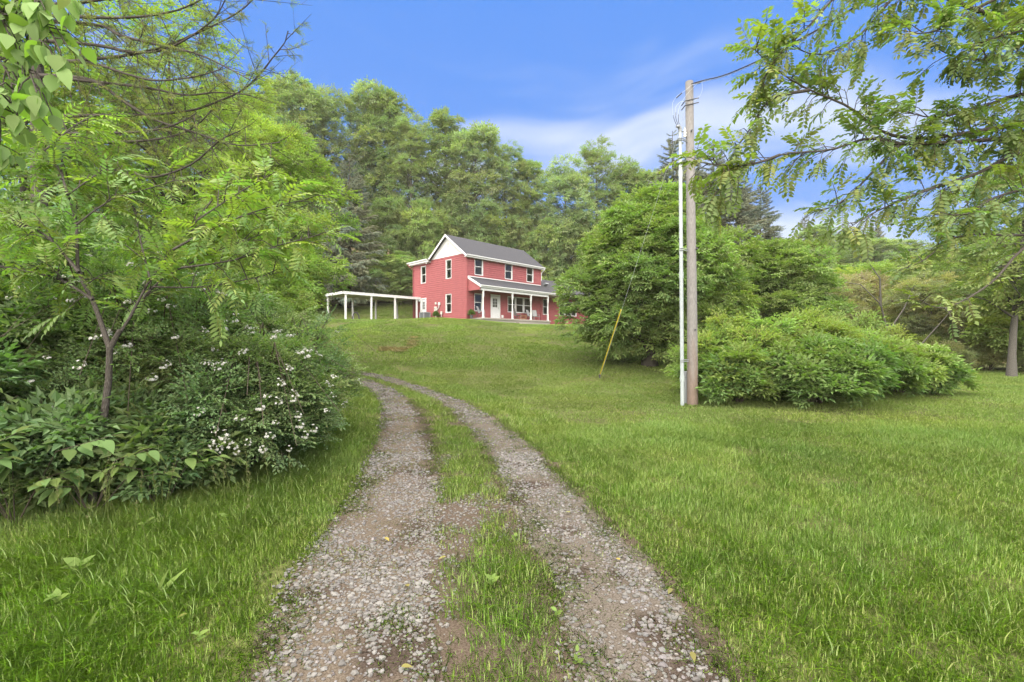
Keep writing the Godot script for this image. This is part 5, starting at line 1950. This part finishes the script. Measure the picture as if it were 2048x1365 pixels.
# the walnut whose boughs hang into the picture from the right
func build_walnut() -> void:
	rng.seed = 801
	var foot := on_ground(8.4, 5.6)
	var o := thing("walnut_tree", foot, "walnut tree whose long leafy boughs hang over the lawn", "tree")
	var m := MB.new()
	var crotch := foot + Vector3(-0.1, 3.4, 0)
	m.tube([foot - Vector3(0, 0.2, 0), foot + Vector3(0.05, 1.2, 0), crotch, crotch + Vector3(-0.2, 2.6, 0.2), crotch + Vector3(0.1, 5.0, 0.1)], [0.30, 0.24, 0.20, 0.14, 0.05], 10)
	part(m.mesh(M.bark), "trunk", o, true)
	var limb := [crotch + Vector3(0, -0.2, 0)] + pix([[2200, 285], [2048, 276], [1920, 284], [1800, 288], [1740, 276], [1660, 300], [1560, 310], [1470, 345]], 5.5, 5.0)
	var l2 := [crotch + Vector3(-0.1, 1.2, 0.1)] + pix([[1960, 262], [1790, 272], [1700, 215], [1620, 180], [1560, 145], [1510, 100]], 5.4, 5.0)
	var l3 := [crotch + Vector3(-0.15, 2.0, 0.15)] + pix([[2100, 60], [1980, 30], [1820, -20], [1720, 70], [1640, 110], [1560, 80]], 5.4, 5.1)
	var l4 := [crotch + Vector3(-0.15, 2.4, 0.15)] + pix([[1980, -90], [1800, -60], [1690, -20], [1620, 50], [1560, 110], [1525, 160]], 5.2, 4.9)
	var l5 := [crotch + Vector3(-0.05, 0.3, 0)] + pix([[2100, 320], [2040, 305], [1960, 345], [1870, 375], [1760, 420], [1700, 455]], 5.5, 5.1)
	var l6 := [crotch + Vector3(-0.05, 0.6, 0)] + pix([[2120, 205], [2048, 188], [1960, 215], [1870, 235], [1800, 220]], 5.6, 5.2)
	var l7 := [crotch + Vector3(0, -0.5, 0)] + pix([[2200, 440], [2048, 470], [1960, 468], [1900, 480], [1850, 520], [1800, 540]], 5.4, 5.0)
	var l8 := [crotch + Vector3(0, -0.5, 0.1)] + pix([[2180, 480], [2060, 490], [1990, 560], [1930, 600], [1880, 618], [1840, 600]], 5.2, 4.9)
	var l9 := [crotch + Vector3(-0.1, 1.0, 0)] + pix([[2150, 130], [2048, 110], [1970, 120], [1900, 110], [1860, 85]], 5.3, 5.0)
	var l10 := pix([[1800, 288], [1740, 350], [1690, 400], [1650, 420]], 5.3, 5.1)
	var l11 := pix([[1560, 310], [1500, 330], [1440, 330], [1400, 325]], 5.0, 4.8)
	var l12 := pix([[1620, 180], [1540, 200], [1500, 260], [1470, 300]], 5.1, 5.0)
	var l13 := [crotch + Vector3(0, -0.3, 0)] + pix([[2100, 395], [2048, 380], [1980, 400], [1930, 430], [1880, 425]], 5.2, 5.0)
	var l14 := pix([[1470, 345], [1440, 375], [1425, 400]], 5.0, 4.9)
	var l15 := [crotch + Vector3(-0.1, 1.4, 0)] + pix([[2180, 100], [2080, 60], [2010, 70], [1950, 90]], 5.0, 4.8)
	var l16 := [crotch + Vector3(-0.1, 1.0, 0)] + pix([[2160, 170], [2060, 150], [1990, 160], [1930, 170]], 5.0, 4.8)
	var l17 := [crotch + Vector3(-0.1, 2.4, 0)] + pix([[2140, -10], [2040, -20], [1950, 20], [1880, 60], [1800, 70]], 5.2, 4.9)
	var l18 := [crotch + Vector3(-0.1, 0.6, 0)] + pix([[2150, 250], [2060, 240], [1980, 255], [1920, 240]], 5.0, 4.8)
	dress(o, [l15, l17, limb, l2, l3, l4, l5, l6, l9, l10, l11, l12, l13, l14], 0.050, spray.pinnate, 0.275, 0.066, Color(0.217, 0.275, 0.104), 270, 0.75, 0.02, M.bark, 0.28, 3)
	dress(o, [l7, l8], 0.035, spray.pinnate, 0.24, 0.16, Color(0.217, 0.275, 0.104), 20, 0.7, 0.02, M.bark, 0.35, 2)

# ---------------------------------------------------------------- the thicket on the left
func build_thicket() -> void:
	# larch with long bare up-curved boughs
	rng.seed = 901
	var d := 11.0
	var lf := at(70, 700, d)
	lf.y = ground_y(lf.x, d)
	var o := thing("larch_tree", lf, "sparse larch with long dark up curving bare boughs", "tree")
	var m := MB.new()
	m.tube([lf - Vector3(0, 0.3, 0), lf + Vector3(0.1, 5.0, 0), lf + Vector3(0.0, 10.0, 0), lf + Vector3(0, 14.0, 0)], [0.2, 0.16, 0.11, 0.04], 8)
	part(m.mesh(M.bark), "trunk", o, true)
	var b := []
	for q in [
		[[70, 128], [157, 121], [256, 110], [330, 92], [403, 62], [469, 29], [504, 0], [530, -40]],
		[[70, 120], [179, 126], [249, 147], [311, 161], [385, 154], [440, 139]],
		[[70, 232], [212, 231], [308, 229], [385, 220], [440, 201], [487, 179], [524, 143], [549, 110], [568, 88], [576, 62]],
		[[70, 268], [227, 266], [311, 260], [366, 242], [392, 226]],
		[[70, 290], [183, 286], [293, 281], [366, 266], [403, 242], [425, 216]],
		[[70, 30], [143, 33], [256, 35], [348, 22], [420, -10]],
		[[70, 40], [198, 51], [238, 70], [315, 90], [400, 110], [500, 160]],
		[[70, 150], [180, 160], [250, 205], [310, 240], [380, 262], [470, 290], [560, 285]],
		[[70, 150], [200, 165], [290, 175], [370, 190], [430, 185], [500, 190]],
		[[70, 300], [190, 300], [250, 335], [300, 355], [380, 330], [440, 280], [480, 262]],
		[[70, 80], [190, 90], [270, 105], [340, 95], [420, 45], [450, 0]],
		[[70, 10], [160, 5], [260, -15], [360, -60]],
	]:
		b.append(pix(q, d, d - 1.6))
	dress_larch(o, b)
	# mid-distance ash trees with yellow green foliage
	var ye := Color(0.313, 0.410, 0.127)
	var g := "yellow green ash trees beside the drive"
	tree("ash_tree", on_ground(-13.2, 18.0), "tall open yellow green ash behind the larch boughs", g, 911,
		{"height": 14.5, "r": 5.0, "cb": 0.22, "puffs": 54, "each": 26, "size": 0.62, "tint": ye, "kind": "fine", "puff_r": 0.30, "flat": 0.5, "trunk_r": 0.22, "vary": 0.18})
	tree("ash_tree", on_ground(-8.9, 17.0), "leaning yellow green ash whose foliage reaches towards the carport", g, 915,
		{"height": 9.6, "r": 2.9, "cb": 0.10, "puffs": 46, "each": 40, "size": 0.52, "tint": ye, "kind": "fine", "puff_r": 0.34, "flat": 0.5, "trunk_r": 0.13, "vary": 0.18, "shape": 1.1})
	tree("ash_tree", on_ground(-8.0, 13.0), "low spreading ash branches above the rose bush", g, 919,
		{"height": 5.4, "r": 2.6, "cb": 0.22, "puffs": 36, "each": 40, "size": 0.44, "tint": ye, "kind": "fine", "puff_r": 0.36, "flat": 0.45, "trunk_r": 0.09, "vary": 0.18})
	tree("ash_tree", on_ground(-17.0, 16.0), "tall ash at the back of the rose thicket", g, 923,
		{"height": 13.0, "r": 5.0, "cb": 0.12, "puffs": 50, "each": 34, "size": 0.62, "tint": Color(0.265, 0.360, 0.130), "kind": "broad", "puff_r": 0.32, "flat": 0.5, "trunk_r": 0.2})
	# dark shrubs filling behind
	var gd := Color(0.180, 0.250, 0.104)
	var tg := "dark shrubs of the rose thicket"
	var dk := [[-8.6, 9.5, 2.0, 4.0, "dark shrub at the back of the thicket under the ash"], [-6.2, 8.0, 1.7, 3.0, "dark shrub behind the white roses"], [-8.6, 6.9, 2.0, 3.9, "tall dark shrub behind the low broad leaves"], [-6.3, 6.3, 1.6, 3.1, "dark shrub behind the sapling trunk"], [-5.5, 5.1, 1.15, 2.0, "dark shrub close behind the low broad leaves"], [-7.0, 11.4, 1.7, 2.6, "leafy shrub where the drive turns away"], [-5.3, 3.9, 1.0, 1.7, "dark shrub at the verge end of the thicket"], [-4.2, 4.45, 0.7, 0.95, "leafy shrub round the sapling foot"], [-3.55, 4.75, 0.6, 0.85, "small leafy shrub between the sapling and the low rose"], [-5.0, 6.7, 1.35, 2.9, "leafy shrub rising behind the sapling crown"]]
	for i in dk.size():
		var q: Array = dk[i]
		bush("thicket_shrub", q[0], q[1], q[4], tg, 930 + i, q[2], q[3], 1500, 0.30 if i < 6 else 0.24, "dense", gd if i != 5 else Color(0.241, 0.296, 0.104))
	# white flowering wild roses
	var rg := "white flowering wild roses beside the drive"
	var rs := [[-3.8, 7.2, 1.25, 1.92, "large wild rose bush bulging towards the drive bend", 22], [-3.15, 5.5, 1.0, 1.55, "low wild rose arching to the verge with many white flowers", 52], [-4.35, 5.4, 1.2, 2.4, "wild rose behind the sapling trunk full of white clusters", 66], [-5.0, 8.8, 1.3, 2.1, "wild rose at the back near the drive bend", 10]]
	for i in rs.size():
		var q: Array = rs[i]
		var r: Node3D = bush("rose_bush", q[0], q[1], q[4], rg, 950 + i, q[2], q[3], 2600, 0.20, "rose", Color(0.201, 0.275, 0.114))
		# arching canes
		var st := MB.new()
		for k in 12:
			var a := R(-0.5, 2.4)
			var e: Vector3 = Vector3(cos(a), 0, sin(a)) * q[2] * R(1.0, 1.35)
			st.tube([Vector3(0, 0.1, 0), e * 0.55 + Vector3(0, q[3] * R(0.8, 1.05), 0), e + Vector3(0, q[3] * R(0.25, 0.75), 0)], [0.009, 0.006, 0.003], 4, false)
		part(st.mesh(M.twig), "cane", r)
		for k in q[5]:
			var dr := rdir()
			dr.y = R(-0.25, 0.95)
			dr.z = absf(dr.z)
			if R(0, 1) < 0.5: dr.x = absf(dr.x)
			dr = dr.normalized()
			var l := part(spray.flower[rng.randi() % 3], "flower_cluster", r)
			var s := R(0.030, 0.052)
			l.transform = Transform3D(facing(dr + Vector3(0, 0.4, 0)).scaled(Vector3(s, s, s)), Vector3(dr.x * q[2] * 1.12, q[3] * 0.42 + dr.y * q[3] * 0.66, dr.z * q[2] * 1.12))
	# sapling with compound leaves in front of the roses
	rng.seed = 971
	var sd := 4.15
	var sf := at(184, 1010, sd)
	sf.y = ground_y(sf.x, sd)
	var s := thing("sumac_sapling", sf, "slender leaning sapling with bright long compound leaves", "tree")
	var t0 := [sf - Vector3(0, 0.1, 0)] + pix([[190, 930], [205, 855], [217, 760], [219, 698]], sd, sd)
	m = MB.new()
	m.tube(t0 + [at(240, 660, sd)], [0.036, 0.033, 0.030, 0.027, 0.024, 0.02], 9)
	part(m.mesh(M.bark), "trunk", s, true)
	var sb := []
	for q in [
		[[219, 698], [257, 640], [305, 574], [362, 536], [440, 500], [520, 470]],
		[[257, 640], [300, 560], [345, 500], [395, 440], [430, 390]],
		[[219, 698], [185, 600], [157, 545], [152, 450], [135, 390], [90, 300], [40, 250]],
		[[135, 390], [122, 340], [126, 290], [118, 230]],
		[[157, 545], [90, 470], [30, 450], [-40, 450]],
		[[185, 600], [120, 560], [40, 540], [-20, 530]],
		[[305, 574], [400, 575], [490, 560], [560, 545]],
		[[362, 536], [470, 520], [560, 490], [640, 470]],
		[[345, 500], [420, 460], [520, 420], [610, 400]],
		[[152, 450], [220, 400], [290, 380], [350, 360]],
		[[395, 440], [470, 390], [540, 350]],
		[[135, 390], [190, 350], [230, 320]],
		[[300, 560], [280, 480], [270, 420]],
		[[90, 300], [150, 250], [190, 230]],
	]:
		sb.append(pix(q, sd, sd + 0.5))
	dress(s, sb, 0.026, spray.sumac, 0.255, 0.060, Color(0.239, 0.325, 0.111), 290, 0.9, 0.15, M.bark, 0.20, 3)
	# basswood hanging in from the upper left, very near
	rng.seed = 981
	var bf := on_ground(-5.2, 2.9)
	var bw := thing("basswood_tree", bf, "basswood with large rounded hanging leaves above the sapling", "tree")
	m = MB.new()
	m.tube([bf - Vector3(0, 0.2, 0), bf + Vector3(0.1, 2.0, 0), bf + Vector3(0.2, 4.2, 0), bf + Vector3(0.2, 6.0, 0)], [0.14, 0.12, 0.09, 0.03], 9)
	part(m.mesh(M.bark), "trunk", bw, true)
	var leafs := []
	for k in 3: leafs.append(spray.big[k].mesh(M.leaf, true))
	var bb := []
	for q in [[[-245, 15], [-105, 15], [-15, 45], [45, 115], [73, 185]], [[-245, -65], [-85, -65], [15, -25], [85, 35], [120, 105]], [[-245, 115], [-125, 125], [-45, 145], [-5, 215], [0, 285]], [[-205, -145], [-25, -105], [75, -55], [145, -5]], [[-165, 65], [-45, 85], [15, 145], [30, 225]], [[-205, 225], [-105, 235], [-45, 275], [-25, 325]], [[-225, -25], [-105, -35], [-25, -5], [15, 65]], [[-225, 65], [-125, 55], [-55, 105], [-25, 185]], [[-205, -105], [-45, -85], [45, -45], [75, 15]], [[-205, 175], [-125, 165], [-65, 205], [-35, 265]], [[-165, -5], [-65, 5], [25, 35], [85, 85]]]:
		bb.append([bf + Vector3(0.2, 4.0, 0)] + pix(q, 2.9, 2.5))
	dress(bw, bb, 0.016, leafs, 0.125, 0.05, Color(0.239, 0.325, 0.111), 200, 0.9, 0.6, M.bark, 0.55, 2)
	# low shrub with broad leaves along the verge
	rng.seed = 991
	for w in [[-4.1, 3.75, "low broad leaved shrub before the sapling foot", 72, 0.9, 0.62], [-3.2, 4.15, "low broad leaved sprig at the rose foot", 54, 0.75, 0.45], [-4.25, 3.35, "low broad leaved shrub at the verge end of the thicket", 72, 0.8, 0.70], [-3.65, 3.95, "low broad leaved shrub between the sapling and the rose", 63, 0.75, 0.50], [-4.75, 3.95, "taller broad leaved shrub behind the verge end of the thicket", 72, 0.9, 1.05], [-4.5, 4.25, "taller broad leaved shrub beside the sapling trunk", 63, 0.8, 0.95]]:
		var wp := on_ground(w[0], w[1])
		var ws := thing("broadleaf_shrub", wp, w[2], "bush", "low broad leaved shrubs under the thicket")
		m = MB.new()
		var mats := []
		for k in 4:
			var lm: StandardMaterial3D = M.leaf_dense.duplicate()
			lm.albedo_color = shade(Color(0.127, 0.190, 0.058), 0.25).linear_to_srgb()
			mats.append(lm)
		for k in 9:
			var a := R(0, TAU)
			var e: Vector3 = Vector3(cos(a) * w[4] * R(0.4, 1.0), w[5] * R(0.6, 1.2), sin(a) * w[4] * R(0.4, 0.9) * 0.7)
			m.tube([Vector3(0, -0.05, 0), e * Vector3(0.4, 0.8, 0.4), e], [0.005, 0.004, 0.002], 4, false)
			for j in int(w[3] / 9):
				var tt := lerpf(0.45, 1.0, j / (w[3] / 9.0))
				var p := (e * Vector3(0.4, 0.8, 0.4)).lerp(e, (tt - 0.4) / 0.6)
				var l := part(leafs[1 + rng.randi() % 2], "leaf", ws)
				l.material_override = mats[rng.randi() % 4]
				l.transform = Transform3D(facing(Vector3(cos(a), 0.1, sin(a)) + rdir() * 0.8, Vector3.UP + rdir() * 0.25).scaled(Vector3.ONE * R(0.11, 0.17)), p)
		part(m.mesh(M.twig), "stem", ws)

func dress_larch(o: Node3D, boughs: Array) -> void:
	var xf := [[], []]
	var tint := [[], []]
	for q in boughs:
		var wood := MB.new()
		var cv := Curve3D.new()
		for i in q.size():
			var t: Vector3 = (q[mini(i + 1, q.size() - 1)] - q[maxi(i - 1, 0)]) / 6.0
			cv.add_point(q[i], -t, t)
		var ln := cv.get_baked_length()
		var n := int(ln / 0.25)
		var pts := []
		var rad := []
		for k in n + 1:
			pts.append(cv.sample_baked(ln * k / n, true))
			rad.append(lerpf(0.046, 0.010, float(k) / n) * (1.0 + R(-0.12, 0.12)))
		wood.tube(pts, rad, 7, false)
		var s := 0.8
		while s < ln:
			var p := cv.sample_baked(s, true)
			var ahead := (cv.sample_baked(minf(s + 0.1, ln), true) - cv.sample_baked(s - 0.1, true)).normalized()
			var dir := (ahead * 0.8 + rdir() * 0.9 + Vector3(0, -0.1, 0)).normalized()
			var tl := R(0.25, 1.3)
			var e := p + dir * tl + Vector3(0, R(-0.25, 0.1), 0) * tl
			var md := p.lerp(e, 0.5) + Vector3(0, R(-0.08, 0.02), 0)
			wood.tube([p, md, e], [0.009, 0.006, 0.003], 4, false)
			for j in 2:
				var f := p.lerp(e, R(0.3, 0.9))
				wood.tube([f, f + (dir + rdir() * 0.9).normalized() * R(0.1, 0.4)], [0.004, 0.002], 3, false)
			for j in 3:
				var v := rng.randi() % 2
				var f := p.lerp(e, R(0.35, 1.0))
				xf[v].append(Transform3D(facing(dir + rdir() * 0.7).scaled(Vector3.ONE * R(0.10, 0.2)), f))
				tint[v].append(shade(Color(0.239, 0.260, 0.116), 0.25))
			s += R(0.08, 0.2)
		part(wood.mesh(M.bark), "bough", o, true)
	for v in 2: many(spray.fine_mesh[v], "foliage", o, xf[v], tint[v], true)

# ---------------------------------------------------------------- small things on the ground
func build_weeds() -> void:
	rng.seed = 1101
	var mats := []
	for k in 4:
		var lm: StandardMaterial3D = M.leaf_dense.duplicate()
		lm.albedo_color = shade(Color(0.12, 0.19, 0.045), 0.25).linear_to_srgb()
		mats.append(lm)
	var long := MB.new()
	long.leaf(Vector3.ZERO, Vector3(0, 1, 0), Vector3(0, 0, 1), 1.0, 0.17, 8, 0.25, 0.2)
	var lm_ := long.mesh(M.leaf_dense, true)
	var oval := MB.new()
	oval.leaf(Vector3.ZERO, Vector3(0, 1, 0), Vector3(0, 0, 1), 1.0, 0.50, 6, 0.25, 0.15)
	var om := oval.mesh(M.leaf_dense, true)
	# [x, d, leaves, length, long?, label]
	var w := [
		[-2.05, 2.62, 4, 0.24, true, "dock plant with one tall upright leaf on the verge"],
		[-2.15, 2.30, 4, 0.20, true, "dock plant with a drooping leaf near the tall one"],
		[-1.55, 2.25, 6, 0.09, false, "small broad leaved weed on the verge by the gravel edge"],
		[-0.12, 2.75, 6, 0.10, false, "plantain growing in the middle strip with upright leaves"],
		[-0.22, 3.05, 5, 0.09, false, "plantain beside a bare patch of the middle strip"],
		[0.02, 3.35, 5, 0.08, false, "plantain further up the middle strip"],
		[0.30, 2.10, 6, 0.08, false, "low weed between the middle grass and the gravel"],
		[0.24, 2.45, 5, 0.07, false, "tiny weed at the gravel edge of the middle strip"],
		[-2.75, 2.9, 6, 0.20, false, "large leaved weed in the verge towards the thicket"],
		[-2.55, 2.55, 5, 0.16, false, "pale broad weed before the large leaved one"],
		[-2.9, 3.6, 7, 0.12, false, "leafy weed in the tall grass below the shrub"],
		[-2.35, 3.75, 7, 0.12, false, "leafy weed below the rose foot"],
	]
	for q in w:
		var o := thing("broad_weed", on_ground(q[0], q[1]), q[5], "weed", "broad leaved weeds in the grass")
		for k in q[2]:
			var a: float = TAU * k / q[2] + R(-0.4, 0.4)
			var rise := R(0.3, 1.1)
			if q[4] and k == 0: rise = 5.0
			var l := part(lm_ if q[4] else om, "leaf", o)
			l.material_override = mats[rng.randi() % 4]
			var dir := Vector3(cos(a), rise, sin(a))
			l.transform = Transform3D(facing(dir, Vector3.UP + Vector3(0, 0, 0.6)).scaled(Vector3.ONE * q[3] * (0.85 if q[4] else 0.5) * R(0.6, 1.2)), Vector3(0, 0.01, 0) + (Vector3(0, 0.06 * R(0, 1), 0) if not q[4] else Vector3.ZERO))
	# seed stalks in the tall verge grass
	var st := MB.new()
	var so := thing("seed_grass", on_ground(-3.0, 3.4), "tall thin seed stalks in the verge grass", "grass")
	so.set_meta("kind", "stuff")
	for k in 46:
		var p := on_ground(R(-4.6, -2.0), R(2.9, 4.4))
		if R(0, 1) < 0.15: p = on_ground(R(1.7, 4.5), R(2.2, 4.5))
		var e := p + Vector3(R(-0.12, 0.12), R(0.35, 0.62), R(-0.1, 0.1))
		st.col = Color(0.17, 0.20, 0.06)
		st.tube([p, p.lerp(e, 0.5) + Vector3(R(-0.02, 0.02), 0.02, 0), e], [0.0022, 0.0018, 0.001], 3, false)
		for j in 12:
			var f := p.lerp(e, R(0.68, 1.0))
			st.col = Color(0.20, 0.19, 0.10)
			st.leaf(f, rdir() * 0.7 + Vector3(0, 0.8, 0), rdir(), 0.03, 0.006, 1)
	part(st.mesh(M.grass, true), "stalk", so, true)
	# fallen leaves on the gravel
	for q in [[-0.62, 2.72, 0.5], [-0.45, 3.1, 1.9], [0.72, 3.05, 0.2], [0.95, 2.7, 2.4], [-0.95, 3.4, 4.0], [0.5, 3.9, 1.0], [0.85, 2.15, 3.0], [-0.5, 2.05, 5.0], [-1.75, 2.45, 2.2]]:
		var f := part(om, "fallen_leaf", self)
		f.name = numbered("fallen_leaf")
		var lm: StandardMaterial3D = M.leaf_dense.duplicate()
		lm.albedo_color = shade(Color(0.30, 0.24, 0.07), 0.35).linear_to_srgb()
		f.material_override = lm
		f.transform = Transform3D(Basis(Vector3.UP, q[2]) * Basis(Vector3.RIGHT, -PI / 2.0).scaled(Vector3.ONE * 0.055), on_ground(q[0], q[1], 0.032))
		tag(f, "small fallen yellowish leaf lying on the gravel", "leaf", "fallen leaves on the gravel")
	# patch of dead straw-coloured grass on the slope
	var straw := thing("dead_grass", on_ground(-5.8, 22.6), "straw coloured patch of dead grass clippings on the slope", "dead grass")
	straw.set_meta("kind", "stuff")
	var cl := grass_clump(1150, 70, 0.24, 0.10, 0.012, 1.4, 2)
	rng.seed = 1151
	var xf := []
	var tint := []
	for k in 170:
		var t := R(0, 1)
		var px := lerpf(762.0, 832.0, t)
		var py := 712.0 - 6.0 * sin(t * 9.0) * t + R(-3.0, 3.0) - (6.0 * smoothstep(0.7, 1.0, t))
		var dd := 22.8
		for it in 12:
			var x := (px - 1024.0) / FOCAL * dd
			dd = lerpf(dd, clampf((EYE - ground_y(x, dd)) * FOCAL / maxf(py - 682.5, 4.0), 15.0, 32.0), 0.4)
		xf.append(Transform3D(Basis(Vector3.UP, R(0, TAU)).scaled(Vector3(1, 0.6, 1) * R(0.7, 1.2)), on_ground((px - 1024.0) / FOCAL * dd, dd, 0.05)))
		tint.append(shade(Color(0.62, 0.47, 0.28), 0.2))
	many(cl, "straw", straw, xf, tint, true)

func _ready() -> void:
	rng.seed = 1
	noise.seed = 4
	noise.frequency = 0.03
	noise.fractal_octaves = 3
	noise_fine.seed = 9
	noise_fine.frequency = 0.25
	noise_fine.fractal_octaves = 3
	build_light()
	build_materials()
	build_sprays()
	build_ground()
	build_drive()
	build_house()
	build_carport()
	build_pole()
	build_forest()
	build_lawn_trees()
	build_thicket()
	build_walnut()
	build_grass()
	build_house_things()
	build_weeds()
